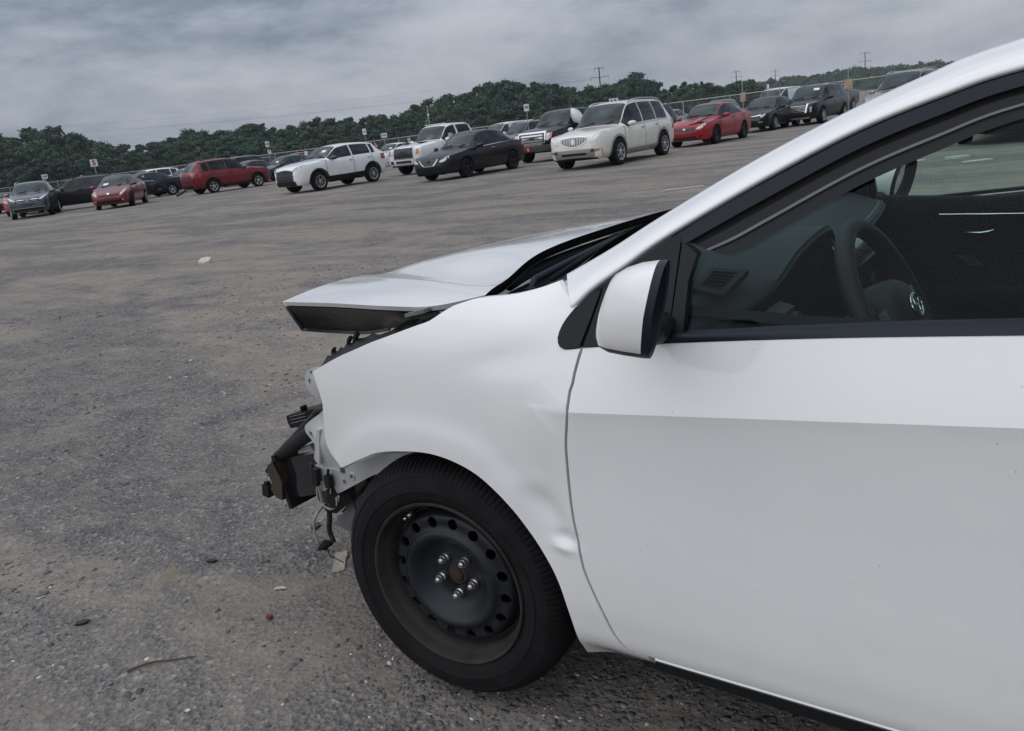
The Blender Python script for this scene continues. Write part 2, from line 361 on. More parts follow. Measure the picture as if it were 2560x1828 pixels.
# ------------------------------------------------------------------ hill and far wood
def leaf_mat(name, a, b_, c):
    m = bpy.data.materials.new(name); m.use_nodes = True; t = m.node_tree; b = t.nodes['Principled BSDF']
    at = t.nodes.new('ShaderNodeAttribute'); at.attribute_name = 'tone'
    oi = t.nodes.new('ShaderNodeObjectInfo'); ad = t.nodes.new('ShaderNodeMath'); ad.operation = 'MULTIPLY_ADD'; t.links.new(oi.outputs['Random'], ad.inputs[0]); ad.inputs[1].default_value = .5
    sb = t.nodes.new('ShaderNodeMath'); sb.operation = 'SUBTRACT'; t.links.new(at.outputs['Fac'], sb.inputs[0]); sb.inputs[1].default_value = .25; t.links.new(sb.outputs[0], ad.inputs[2]); ad.use_clamp = True
    r = t.nodes.new('ShaderNodeValToRGB'); t.links.new(ad.outputs[0], r.inputs[0]); e = r.color_ramp.elements
    e[0].position = 0; e[0].color = (*a, 1); e[1].position = 1; e[1].color = (*c, 1); k = e.new(.5); k.color = (*b_, 1)
    t.links.new(r.outputs[0], b.inputs['Base Color']); b.inputs['Roughness'].default_value = .65; b.inputs['Specular IOR Level'].default_value = .2
    return m
M['leaf'] = leaf_mat('leaf', (.034, .066, .048), (.052, .100, .062), (.082, .142, .068))
M['bark'] = mat('bark', (.07, .055, .045), .9, bump=.4, bscale=20)
def crown_geom(g, H, Wd, base, n, ls, kind='round'):
    """leaf clumps on many small lobes that fill an uneven envelope; returns V,F,tone"""
    nl = 78 if kind != 'cone' else 40; P = []; tone = []; Nn = []
    lobes = []
    for i in range(nl):
        t = g.random(); z = base+(H-base)*(.06+.86*t)
        if kind == 'cone': env = Wd*.5*(1-t)**.8+.05*Wd
        elif kind == 'open': env = Wd*.5*(.55+.45*math.sin(math.pi*t))*(1 if t < .7 else 1-.55*(t-.7)/.3)
        elif kind == 'tall': env = Wd*.5*(math.sin(math.pi*min(1, .18+.80*t)))**.6
        else: env = Wd*.5*(math.sin(math.pi*min(1, .24+.70*t)))**.75
        a = g.random()*6.283; rr = env*math.sqrt(g.random())*.85
        lr = Wd*(.05+.085*g.random()**1.4)*(.75 if kind == 'cone' else 1)*(1.15-.45*t)
        lobes.append((rr*math.cos(a), rr*math.sin(a), min(z, H-lr*.8), lr, g.random()))
    per = n//nl
    for (cx, cy, cz, lr, tn) in lobes:
        d = g.standard_normal((per, 3)); d /= np.linalg.norm(d, axis=1)[:, None]
        rad = lr*(.25+1.0*g.random(per)**.55)*np.where(g.random(per) < .16, 1.45, 1)
        p = np.array((cx, cy, cz))+d*rad[:, None]*np.array((1, 1, .75+.5*g.random()))
        P.append(p); Nn.append(d); tone.append(np.clip(tn*.7+.3*g.random(per), 0, 1))
    P = np.concatenate(P); Nn = np.concatenate(Nn); tone = np.concatenate(tone); k = len(P)
    Nn = Nn+.9*g.standard_normal((k, 3)); Nn /= np.linalg.norm(Nn, axis=1)[:, None]
    U = np.cross(Nn, g.standard_normal((k, 3))); U /= np.linalg.norm(U, axis=1)[:, None]; W_ = np.cross(Nn, U)
    s = ls*(.6+.8*g.random(k))[:, None]
    Vq = np.stack([P-U*s, P+W_*s*.75, P+U*s, P-W_*s*.75+Nn*s*.25], 1).reshape(-1, 3)
    Fq = np.arange(k*4).reshape(-1, 4)
    return Vq, Fq, np.repeat(tone, 4)
def add_tone(me, tone):
    at = me.attributes.new('tone', 'FLOAT', 'POINT'); at.data.foreach_set('value', np.asarray(tone, np.float32)); return me
def tree_proto(seed, H, Wd, kind):
    g = np.random.default_rng(seed)
    V, F, tn = crown_geom(g, H, Wd, H*(.06 if kind != 'cone' else .05), 15000, .20 if kind == 'cone' else .23, kind)
    cme = add_tone(np_mesh('crown', V, F, M['leaf'], False), tn)
    mb = MB(); mb.tube([(0, 0, -.3), (.1, 0, H*.3), (.15, .1, H*.6), (.1, .1, H*.85)], H*.024, 8, r2=H*.006)
    for i in range(6):
        a = g.random()*6.28; z = H*(.20+.35*g.random()); l = Wd*.22
        mb.tube([(.1, .05, z), (.1+l*.5*math.cos(a), .05+l*.5*math.sin(a), z+l*.4), (.1+l*math.cos(a), .05+l*math.sin(a), z+l*.9)], H*.010, 5, r2=H*.003)
    tme = bpy.data.meshes.new('trunk'); tme.from_pydata(mb.V, [], mb.F); tme.materials.append(M['bark'])
    return cme, tme
PROTO = [tree_proto(100+i, H, W_, k) for i, (H, W_, k) in enumerate([(14, 9.5, 'round'), (14, 11, 'open'), (14, 8, 'tall'), (14, 10, 'tall'), (14, 12.5, 'open'), (14, 6.5, 'cone'), (14, 9, 'open'), (14, 7.5, 'tall')])]
def tree(k, x, y, h, wf, rz, label, group='trees of the far treeline'):
    o = empty('broadleaf_tree' if k != 5 else 'cedar_tree', (x, y, -.2), rz, label, 'tree', group); s = h/14; o.scale = (s*wf, s*wf, s)
    c = link('crown', PROTO[k][0], o); t = link('trunk', PROTO[k][1], o); return o
# skyline of the wood: pixel-free list of (x, y, height) of the tallest trees, left to right
SK = [(-149.0, 67.0, 10.9), (-147.9, 69.5, 10.5), (-145.1, 75.1, 10.2), (-143.3, 78.3, 7.6), (-141.1, 82.3, 6.8), (-138.7, 86.3, 6.9), (-136.4, 89.7, 7.3), (-134.9, 92.1, 7.7), (-131.3, 97.0, 7.4), (-127.8, 101.6, 7.9), (-125.2, 104.8, 7.0), (-121.3, 109.3, 7.6), (-118.3, 112.5, 7.6), (-115.2, 115.7, 7.3), (-112.0, 118.8, 7.2), (-109.3, 121.3, 7.2), (-106.3, 123.9, 8.1), (-103.3, 126.4, 9.1), (-100.3, 128.9, 9.7), (-97.3, 131.1, 9.6), (-95.4, 132.5, 10.4), (-91.1, 135.5, 9.9), (-88.0, 137.6, 9.0), (-84.8, 139.6, 8.9), (-83.0, 140.7, 7.9), (-81.7, 141.4, 7.3), (-77.1, 144.0, 7.9), (-74.4, 145.4, 8.9), (-72.5, 146.4, 8.9), (-70.0, 147.6, 6.5), (-67.4, 148.8, 6.1), (-65.4, 149.7, 6.1), (-62.4, 151.0, 6.0), (-60.8, 151.7, 5.3)]
def skyline(th):
    """height of the wood (at 165 m) seen under bearing th"""
    A = [(math.atan2(x-1.22, y+1.22), h) for x, y, h in SK]
    if th <= A[0][0]: return A[0][1]
    if th >= A[-1][0]: return A[-1][1]
    for (a, h), (b, k) in zip(A[:-1], A[1:]):
        if th <= b: return h+(k-h)*(th-a)/(b-a)
K = 1.55; g = random.Random(5)
a0, a1 = math.atan2(-150.2, 68.2)-.25, math.atan2(-62, 152.9)+.05
for row, (dist, n, hf) in enumerate(((165*K, 84, 1.0), (150*K, 60, .86), (138*K, 52, .62))):
    for i in range(n):
        th = a0+(a1-a0)*(i+.5+.5*(g.random()-.5))/n
        d = dist*(1+.03*(g.random()-.5)); h = (skyline(th)-1.3)*d/165+1.3
        h *= hf*(g.uniform(.95, 1.12) if row == 0 else g.uniform(.75, 1.1))
        k = g.choice([0, 1, 2, 3, 4, 6, 7, 2, 7]) ; wf = g.uniform(1.1, 1.6)*(1.25 if h < 9 else 1)*(1.25 if row == 2 else 1)
        lab = ('green broadleaf tree along the skyline of the far wood', 'green broadleaf tree in the middle of the far wood', 'low green tree at the front edge of the far wood')[row]
        tree(k, 1.22+d*math.sin(th), -1.22+d*math.cos(th), h, wf, g.random()*6.28, lab, ('skyline trees of the far wood', 'middle trees of the far wood', 'front trees of the far wood')[row])
# trees that stand out
def at_bearing(x, y, d):
    th = math.atan2(x-1.22, y+1.22); return 1.22+d*math.sin(th), -1.22+d*math.cos(th)
for (x, y, h, k, wf, lab) in ((-73.5, 146, 9.3, 4, 1.05, 'tall round-headed tree just right of the nearest power pole'), (-62.4, 151, 6.4, 5, 1.1, 'pointed cedar at the right end of the wood, above the red sedan'), (-146, 73, 10.6, 1, 1.1, 'big dark tree at the far left above the grey-green crossover'), (-95.3, 132.6, 10.6, 2, 1.2, 'tall tree rising highest behind the black pickup')):
    X_, Y_ = at_bearing(x, y, 160*K); tree(k, X_, Y_, (h-1.3)*160*K/165+1.3, wf, 1.0, lab)
# wooded hill to the right
HL = [(-420, 600, 3), (-340, 622, 7), (-270, 644, 11), (-247, 653, 13), (-218, 663, 15.5), (-190, 672, 13), (-171, 677, 16.2), (-150, 682, 12.5), (-128, 687, 12.5), (-109, 690, 11.5), (-58, 696, 8), (40, 700, 6), (160, 690, 4)]
rows = []
for t, zf in ((-.16, 0), (-.10, .35), (-.04, .8), (0, 1), (.06, .95), (.14, .5), (.25, 0)):
    rows.append([(x*(1+t), y*(1+t), max(-.5, (h-5.5)*zf-.5*(zf == 0))) for x, y, h in HL])
hb = MB().grid(rows); hill = hb.build('hill', mat('hill_ground', (.05, .06, .035), .95, var=.3, vscale=.02), smooth=True); tag(hill, kind='structure')
hg = np.random.default_rng(77); HV = []; HF = []; HT = []; nv = 0
for i in range(520):
    u = hg.random()*(len(HL)-1); j = int(u); f = u-j; t = -.15+.20*hg.random()
    x = HL[j][0]+(HL[j+1][0]-HL[j][0])*f; y = HL[j][1]+(HL[j+1][1]-HL[j][1])*f; h = HL[j][2]+(HL[j+1][2]-HL[j][2])*f
    zf = max(0, 1-abs(t)/.16) if t < 0 else 1; z0 = max(-.5, (h-5.5)*zf)
    H = 6.0+3.5*hg.random()
    v, q, tn = crown_geom(hg, H, 8+5*hg.random(), .3, 460, .60)
    HV.append(v+np.array((x*(1+t), y*(1+t), z0-.4))); HF.append(q+nv); HT.append(tn*.6+.4*hg.random()); nv += len(v)
tag(link('hillside_wood', add_tone(np_mesh('hillside_wood', np.concatenate(HV), np.concatenate(HF), M['leaf'], False), np.concatenate(HT))), 'green wood covering the far hill at right', 'wood', kind='stuff')

# ------------------------------------------------------------------ chain-link fence
M['galv'] = mat('galvanised', (.36, .37, .38), .5, .5)
FY = 50.0; FX0, FX1 = -150.0, 24.0; FH = 1.83
fence = empty('chain_link_fence', (FX0, FY, 0), 0, 'grey chain-link fence with top rail running behind the parked cars', 'fence')
MB().tube([(0, 0, FH), (FX1-FX0, 0, FH)], .030, 6).build('top_rail', M['galv'], fence)
MB().tube([(0, 0, .08), (FX1-FX0, 0, .08)], .012, 6).build('bottom_wire', M['galv'], fence)
pm_ = MB().tube([(0, 0, -.2), (0, 0, FH+.06)], .036, 8); pmesh = bpy.data.meshes.new('post'); pmesh.from_pydata(pm_.V, [], pm_.F); pmesh.materials.append(M['galv'])
x = 0.4
while x < FX1-FX0:
    p = link('post', pmesh, fence); p.location = (x, -.05, 0); x += 3.05
wv = []; wf_ = []; pitch_ = .115; k = 0
for i in range(int((FX1-FX0)/pitch_)+20):
    for sgn in (1, -1):
        xa = i*pitch_-1.0; xb = xa+sgn*FH
        if min(xa, xb) < 0 or max(xa, xb) > FX1-FX0: continue
        wv += [(xa-.0022, .02*sgn*.2, .05), (xa+.0022, .004*sgn, .05), (xb+.0022, .004*sgn, FH-.02), (xb-.0022, .004*sgn, FH-.02)]; wf_.append((k, k+1, k+2, k+3)); k += 4
wm = mesh('chain_link_mesh', wv, wf_, M['galv'], fence); wm['kind'] = 'stuff'

# ------------------------------------------------------------------ signs on posts
M['sign_white'] = mat('sign_white', (.70, .71, .73), .5, var=.08, vscale=6)
M['sign_brown'] = mat('sign_board', (.42, .30, .23), .8, var=.15, vscale=5)
M['sign_ink'] = mat('sign_ink', (.03, .03, .04), .6)
M['sign_red'] = mat('sign_red_ink', (.22, .03, .04), .6)
M['post_steel'] = mat('post_steel', (.33, .34, .35), .5, .5)
def text_mesh(s, size, mat_, parent, loc, rot):
    cu = bpy.data.curves.new('lettering', 'FONT'); cu.body = s; cu.size = size; cu.align_x = 'CENTER'; cu.align_y = 'CENTER'; cu.extrude = .002; cu.offset = .012*size/.3
    o = bpy.data.objects.new('tmp', cu); COL.objects.link(o); dg = bpy.context.evaluated_depsgraph_get()
    me = bpy.data.meshes.new_from_object(o.evaluated_get(dg)); bpy.data.objects.remove(o)
    ob = link('lettering', me, parent); me.materials.clear(); me.materials.append(mat_); ob.location = loc; ob.rotation_euler = rot; return ob
def sign(x, y, zc_, wd, ht, label, txt=None, ink='sign_ink', board='sign_white', ptop=None, extra=None, pole=True, tilt=0):
    a = math.atan2(-1.22-y, 1.22-x)          # turned towards the lane
    o = empty('post_sign', (x, y, 0), a+math.pi/2+tilt, label, 'sign')
    if pole: MB().tube([(0, .03, -.2), (0, .03, ptop or zc_+ht/2)], .022, 8).build('post', M['post_steel'], o)
    MB().box((0, 0, zc_), (wd, .012, ht)).build('board', M[board], o)
    if txt: text_mesh(txt, ht*.92 if len(txt) == 1 else min(ht*.85, wd*.95*1.6/len(txt)), M[ink], o, (0, -.010, zc_), (R(90), 0, 0))
    if extra:
        for (dz, w2, h2, t2) in extra:
            MB().box((.06, 0, zc_+dz), (w2, .012, h2)).build('small_board', M['sign_white'], o)
            if t2: text_mesh(t2, h2*.8, M['sign_ink'], o, (.06, -.010, zc_+dz), (R(90), 0, 0))
    return o
sign(-49.6, 26.72, 2.38, .40, .42, 'square white post sign with the letter S above the maroon hatchback', 'S', 'sign_red')
sign(-52.69, 25.12, 1.94, .33, .26, 'small white board on a post above the grey-green crossover', '100', 'sign_red')
sign(-69.45, 36.28, 1.80, .20, .20, 'tiny white board on a post above the black wagon roof')
sign(-50.06, 40.32, 2.46, .26, .38, 'two white boards one above the other on a post behind the maroon coupe', '18', extra=[(-.56, .24, .25, '7')])
sign(-42.44, 42.79, 2.46, .26, .41, 'upright white post sign above the tail of the white crossover', '11')
sign(-38.74, 40.82, 2.0, .39, .30, 'wide white post sign reading 9R left of the white pickup', '9 R')
sign(-26.77, 40.21, 2.49, .29, .38, 'white post sign reading 70 left of the black pickup', '70', 'sign_red')
sign(-16.82, 32.22, 2.02, .39, .25, 'wide white board showing just above the cream crossover roof', '9 R')
sign(-14.69, 41.94, 1.60, .26, .44, 'pale brown board on a post between the red and the black sedans', board='sign_brown', ptop=2.35)
sign(-9.45, 41.46, 1.59, .38, .44, 'larger pale brown board on a post right of the black large crossover', board='sign_brown', ptop=2.30)
sign(-15.45, 48.03, 2.03, .12, .26, 'narrow white plate on a post behind the black sedan')
sign(-51.36, 44.99, 1.50, .26, .33, 'pale weathered board leaning left of the white crossover windshield', ptop=2.0, tilt=.2)
fl = empty('flag_post', (-46.32, 47.6, 0), 0, 'thin pole with a pink pennant beside the white wrecked car', 'pole')
MB().tube([(0, 0, -.2), (0, 0, 2.05)], .018, 6).build('pole', M['post_steel'], fl)
MB().add([(0.02, 0, 1.75), (.30, .02, 1.35), (.02, .03, 1.30), (.02, .01, 1.75), (.30, .03, 1.35), (.02, .04, 1.30)], [(0, 1, 2), (5, 4, 3)]).build('pennant', mat('pennant', (.55, .25, .25), .8), fl)
up_ = empty('light_pole', (-60.47, 71.02, 0), 0, 'slim metal lamp pole rising behind the white pickup cab', 'pole')
MB().tube([(0, 0, -.2), (0, 0, 5.05)], .07, 8, r2=.045).build('pole', M['post_steel'], up_)
MB().tube([(0, 0, 3.9), (-.22, -.2, 3.4), (-.22, -.2, 2.9)], .03, 6).build('bracket', M['post_steel'], up_)
MB().box((0, 0, 4.05), (.16, .16, .2)).build('lamp_box', M['sign_white'], up_)

# ------------------------------------------------------------------ power poles and wires
M['pole_wood'] = mat('pole_wood', (.06, .055, .05), .9)
M['cable'] = mat('cable', (.04, .04, .045), .6)
def pylon(x, y, h, label, arms, rz):
    o = empty('power_pole', (x, y, 0), rz, label, 'power pole')
    MB().tube([(0, 0, -.5), (0, 0, h)], .34, 8, r2=.2).build('mast', M['pole_wood'], o)
    for z, wd in arms:
        MB().tube([(-wd/2, 0, z+.25), (0, 0, z-.1), (wd/2, 0, z+.25)], .09, 6).build('cross_arm', M['pole_wood'], o)
        for sx in (-1, 1): MB().tube([(sx*wd/2, 0, z+.2), (sx*wd/2, 0, z-.9)], .06, 6).build('insulator', M['pole_wood'], o)
    return o
vr = math.atan2(.6, .8)
pylon(-144.8, 260.9, 18.6, 'nearest power pole with two cross-arms above the middle of the wood', ((18.2, 3.2), (15.3, 6.0)), vr)
pylon(-174.6, 466.9, 19.0, 'thin power pole at the left foot of the hill', ((18.2, 5), (15.5, 6), (13, 6)), vr)
pylon(-186.6, 568.6, 19.9, 'faint distant power pole over the left slope of the hill', ((18.8, 5), (16, 5)), vr)
pylon(-107.5, 466.3, 18.9, 'tall power pole standing above the right part of the hill', ((18.3, 5), (14.4, 6), (11.4, 7), (8, 6)), vr)
def wire(a, b, sag, label, group):
    P = [Vector(a).lerp(Vector(b), t/20)-Vector((0, 0, sag*4*(t/20)*(1-t/20))) for t in range(21)]
    o = MB().tube(P, .016, 4).build('power_wire', M['cable']); return tag(o, label, 'wire', group)
for i, (dx_, dz_) in enumerate(((-2.6, 15.0), (2.6, 15.0), (-1.5, 18.3))):
    wire((-144.8+dx_, 260.9, dz_), (-420+dx_, 190, dz_+11), 2.5, 'thin dark power wire crossing the sky at far left', 'power wires at left')

# thin moist air over the whole lot
hz = MB().box((0, 100, 20), (3400, 3400, 46)).build('haze', None)
hm = bpy.data.materials.new('haze_air'); hm.use_nodes = True; hm.node_tree.nodes.clear()
ho = hm.node_tree.nodes.new('ShaderNodeOutputMaterial'); hv = hm.node_tree.nodes.new('ShaderNodeVolumePrincipled'); hv.inputs['Color'].default_value = (.80, .86, .95, 1); hv.inputs['Density'].default_value = .00022
hm.node_tree.links.new(hv.outputs[0], ho.inputs['Volume']); hz.data.materials.clear(); hz.data.materials.append(hm); tag(hz, 'thin grey haze in the air over the lot', 'haze', kind='stuff')
# ------------------------------------------------------------------ parked cars (local frame: X forward, Y left, Z up, origin on the ground between the axles)
def wheel_meshes(rad, wd, style, cache={}):
    key = (round(rad, 3), style)
    if key in cache: return cache[key]
    f = lambda x, y, h: (x, h, y)
    t = MB(); rr = rad*.66
    t.lathe([(rr*.96, -wd*.5), (rr, wd*.46), (rr*1.06, wd*.5), (rad*.93, wd*.5), (rad*.985, wd*.42), (rad, wd*.3), (rad, -wd*.3), (rad*.98, -wd*.45), (rr, -wd*.5)], 36, f)
    tm = bpy.data.meshes.new('wheel'); tm.from_pydata(t.V, [], t.F); tm.materials.append(M['rubber']); tm.polygons.foreach_set('use_smooth', [True]*len(tm.polygons)); tm.set_sharp_from_angle(angle=R(40))
    r = MB(); nsp = {'five': 5, 'ten': 10, 'six': 6, 'steel': 0, 'black': 5, 'split': 10, 'seven': 7}[style]
    metal = M['dark_alloy'] if style in ('steel', 'black') else M['alloy']
    r.lathe([(rr*1.0, wd*.46), (rr*.99, wd*.50), (rr*.90, wd*.47), (rr*.87, wd*.2), (rr*.87, -wd*.3)], 36, f)
    if nsp:
        for k in range(nsp):
            a = 2*math.pi*k/nsp+.3; dl = {5: .20, 10: .10, 6: .17, 7: .14}[nsp]
            if style == 'split': a += (.07 if k % 2 else -.07)
            P = []
            for (q, wq, hq) in ((.12, dl*1.5, .44), (.5, dl*.85, .43), (.92, dl*.95, .46)):
                for s_ in (-1, 1): P.append((q*rr*math.cos(a)-s_*wq*rr*.55*math.sin(a), wd*hq, q*rr*math.sin(a)+s_*wq*rr*.55*math.cos(a)))
            Q = [(x, y-.03, z) for x, y, z in P]
            r.add(P+Q, [(0, 2, 3, 1), (2, 4, 5, 3), (0, 6, 8, 2), (2, 8, 10, 4), (1, 3, 9, 7), (3, 5, 11, 9)])
        r.lathe([(rr*.20, wd*.40), (rr*.19, wd*.47), (rr*.10, wd*.49), (0.001, wd*.49)], 16, f)
    else:
        r.lathe([(rr*.87, wd*.22), (rr*.70, wd*.34), (rr*.55, wd*.36), (rr*.42, wd*.24), (rr*.18, wd*.24), (rr*.15, wd*.36), (0.001, wd*.36)], 30, f)
    rm = bpy.data.meshes.new('rim'); rm.from_pydata(r.V, [], r.F); rm.materials.append(metal)
    d = MB(); d.lathe([(rr*.88, wd*.05), (rr*.5, wd*.12), (0.001, wd*.12)], 24, f)
    dm = bpy.data.meshes.new('brake_disc'); dm.from_pydata(d.V, [], d.F); dm.materials.append(M['arch'])
    cache[key] = (tm, rm, dm); return cache[key]

class Shell:
    def __init__(s, kind, L, W, H, wb, fo):
        s.kind = kind; s.L, s.W, s.H, s.wb = L, W, H, wb
        s.xF = wb/2+fo; s.xR = s.xF-L; xF, xR, ax, rx = s.xF, s.xR, wb/2, -wb/2; hw = W/2
        if kind == 'sedan':
            cw = ax-.38; hd = cw-.74; re = rx+.26; dk = rx-.40
            top = [(xR, .72), (xR+.05, .93), (xR+.18, 1.02), (dk, 1.05), (re, H-.085), (re+.40, H-.015), (hd-.45, H), (hd, H-.05), (cw, .98), (ax+.15, .91), (xF-.20, .81), (xF-.05, .745), (xF-.012, .66), (xF, .54)]
            belt = [(xR, .66), (xR+.08, .88), (xR+.2, .97), (dk, .985), (rx+.5, .965), (cw-.1, .905), (cw+.1, .92), (ax, .87), (xF-.25, .765), (xF-.05, .68), (xF, .50)]
        elif kind == 'hatch':
            cw = ax-.18; hd = cw-.98; re = rx-.10; dk = xR+.22
            top = [(xR, .75), (xR+.05, 1.0), (xR+.16, 1.10), (re, H-.15), (re+.6, H-.02), (hd-.15, H), (hd+.2, H-.06), (cw, .98), (ax+.2, .88), (xF-.22, .75), (xF-.07, .66), (xF, .50)]
            belt = [(xR, .68), (xR+.08, .95), (xR+.2, 1.0), (rx, 1.02), (cw-.1, .94), (cw+.1, .93), (ax, .86), (xF-.25, .72), (xF-.06, .60), (xF, .46)]
        elif kind == 'suv':
            cw = ax-.45; hd = cw-.72; re = xR+.55; dk = xR+.20
            top = [(xR, .80), (xR+.03, 1.05), (xR+.10, 1.16), (dk+.10, H-.30), (re, H-.085), (re+.5, H-.02), (hd-.6, H), (hd, H-.06), (cw, 1.14), (ax+.15, 1.08), (xF-.28, 1.0), (xF-.10, .935), (xF-.025, .84), (xF, .62)]
            belt = [(xR, .74), (xR+.04, 1.0), (xR+.15, 1.10), (rx, 1.10), (cw-.1, 1.05), (cw+.1, 1.07), (ax, 1.02), (xF-.25, .95), (xF-.05, .84), (xF, .56)]
        elif kind == 'van':
            cw = ax-.05; hd = cw-.75; re = xR+.1; dk = xR+.05
            top = [(xR, 1.0), (xR+.04, H-.2), (xR+.12, H-.03), (0, H), (hd, H-.08), (cw, 1.35), (ax+.3, 1.22), (xF-.15, 1.08), (xF-.05, .9), (xF, .65)]
            belt = [(xR, .9), (xR+.05, 1.15), (cw-.1, 1.18), (cw+.1, 1.26), (xF-.2, 1.02), (xF, .6)]
        else:  # pickup
            cw = ax-.55; hd = cw-.62; re = hd-1.55; dk = re-.28
            top = [(xR, 1.1), (xR+.03, 1.36), (dk-.08, 1.38), (dk, 1.40), (re, H-.08), (re+.3, H-.01), (hd-.4, H), (hd, H-.07), (cw, 1.33), (ax+.1, 1.28), (xF-.25, 1.20), (xF-.05, 1.12), (xF, .95)]
            belt = [(xR, 1.05), (xR+.05, 1.30), (dk, 1.33), (cw-.1, 1.22), (cw+.1, 1.26), (ax, 1.20), (xF-.25, 1.12), (xF-.04, 1.02), (xF, .85)]
        s.top, s.belt = top, belt; s.cw, s.hd, s.re, s.dk = cw, hd, re, dk
        lo = {'sedan': .19, 'hatch': .19, 'suv': .25, 'van': .25, 'pickup': .36}[kind]
        s.bot = [(xR, lo+.25), (xR+.06, lo+.08), (xR+.5, lo+.02), (0, lo), (xF-.5, lo), (xF-.08, lo+.03), (xF, lo+.20)]
        nz = .80 if kind == 'pickup' else (.70 if kind == 'van' else .62)
        s.plan = [(xR, hw*.72), (xR+.05, hw*.84), (xR+.25, hw*.94), (rx, hw*.985), (0, hw), (ax, hw*.985), (xF-.35, hw*.945), (xF-.16, hw*(.87 if nz < .8 else .94)), (xF-.05, hw*(.74 if nz < .8 else .89)), (xF-.012, hw*(.64 if nz < .8 else .84)), (xF, hw*(nz-.06))]
        rw = {'sedan': .65, 'hatch': .60, 'suv': .70, 'van': .86, 'pickup': .74}[kind]
        s.roof = [(xR, .74), (xR+.15, .76), (dk, .74), (re, rw), (0 if kind != 'pickup' else re+.3, rw+.02), (hd, rw+.01), (cw, .76), (cw+.25, .80), (xF-.2, .74), (xF, .70)]
        s.roof.sort()
    def sec(s, x):
        t = mono(s.top, x); b = min(mono(s.belt, x), t-.03); lo = min(mono(s.bot, x), b-.05); hw = mono(s.plan, x); rw = hw*mono(s.roof, x)
        cab = sm(.03, .25, t-b-.05); ze = t-(.035+.03*cab); ze = max(ze, b+.012)
        zm = lo+(b-lo)*.50; tuck = .955-.02*cab
        return [(0, lo), (hw*.86, lo), (hw*.945, lo+(b-lo)*.10), (hw*.985, lo+(b-lo)*.28), (hw*.992, lo+(b-lo)*.52), (hw, lo+(b-lo)*.78), (hw*.982, lo+(b-lo)*.90), (hw*tuck, b),
                (hw*tuck*.55+rw*.45+.012*cab, b*.52+ze*.48), (rw+.022*cab, ze*.86+b*.14), (rw-.01, ze), (rw*.86, ze+(t-ze)*.55), (rw*.45, ze+(t-ze)*.92), (0, t)]
    NB, NE = 7, 10
    def pt(s, x, r, sg=1, off=0.0):
        P = s.sec(x); r = min(r, len(P)-1-1e-6); i = int(r); f = r-i; y = P[i][0]+(P[i+1][0]-P[i][0])*f; z = P[i][1]+(P[i+1][1]-P[i][1])*f
        if off:
            dy, dz = P[i+1][0]-P[i][0], P[i+1][1]-P[i][1]; l = math.hypot(dy, dz) or 1; ny, nz = dz/l, -dy/l
            y += ny*off; z += nz*off
            # lengthwise slope of the roof line
            if r > s.NE:
                sl = (mono(s.top, x+.03)-mono(s.top, x-.03))/.06; x -= sl*off*.8
        return (x, sg*y, z)
    def stations(s):
        xs = set()
        for a, b, d in ((s.xR, s.xR+.3, .03), (s.xR+.3, s.xF-.3, .075), (s.xF-.3, s.xF, .03)):
            n = max(1, round((b-a)/d)); xs |= {round(a+(b-a)*i/n, 4) for i in range(n+1)}
        return sorted(xs)
    def geom(s):
        xs = s.stations(); V = []; F = []
        for x in xs:
            P = s.sec(x); ring = [(x, y, z) for y, z in P]+[(x, -y, z) for y, z in P[-2:0:-1]]
            V += ring
        n = len(ring)
        for i in range(len(xs)-1):
            for j in range(n): F.append((i*n+j, (i+1)*n+j, (i+1)*n+(j+1) % n, i*n+(j+1) % n))
        F.append(tuple(range(n))); F.append(tuple(reversed([(len(xs)-1)*n+j for j in range(n)])))
        return V, F

def add_patch(rows, name, mat_, parent): return MB().grid(rows).build(name, mat_, parent, smooth=True)
def body_mesh(sh, rad, col, mat_, lower=None):
    V, F = sh.geom(); me = bpy.data.meshes.new('body'); me.from_pydata(V, [], F); me.materials.append(mat_); me.materials.append(M['arch'])
    bm = bmesh.new(); bm.from_mesh(me); bmesh.ops.recalc_face_normals(bm, faces=bm.faces); bm.to_mesh(me); bm.free()
    bvh = BVHTree.FromPolygons([v.co.copy() for v in me.vertices], [tuple(p.vertices) for p in me.polygons])
    o = bpy.data.objects.new('tmp', me); COL.objects.link(o)
    cb = MB(); ra = rad+.055
    for sx in (1, -1):
        for sy in (1, -1):
            hw = sh.W/2; f = (lambda x, y, h, sx=sx, sy=sy: (sx*sh.wb/2+x, sy*h, rad+y))
            cb.lathe([(.0005, hw-.30), (ra, hw-.30), (ra, hw+.15), (.0005, hw+.15)], 32, f)
    cm = bpy.data.meshes.new('cut'); cm.from_pydata(cb.V, [], cb.F); cm.materials.append(mat_); cm.materials.append(M['arch']); cm.polygons.foreach_set('material_index', [1]*len(cm.polygons))
    bm = bmesh.new(); bm.from_mesh(cm); bmesh.ops.remove_doubles(bm, verts=bm.verts, dist=.002); bmesh.ops.recalc_face_normals(bm, faces=bm.faces); bm.to_mesh(cm); bm.free()
    co = bpy.data.objects.new('cut', cm); COL.objects.link(co)
    md = o.modifiers.new('b', 'BOOLEAN'); md.operation = 'DIFFERENCE'; md.object = co; md.solver = 'EXACT'
    res = bpy.data.meshes.new_from_object(o.evaluated_get(bpy.context.evaluated_depsgraph_get()))
    bpy.data.objects.remove(o); bpy.data.objects.remove(co)
    if len(res.polygons) < len(F)*.5: res = me
    res.name = 'body'; res.polygons.foreach_set('use_smooth', [True]*len(res.polygons)); res.set_sharp_from_angle(angle=R(38))
    return res, bvh

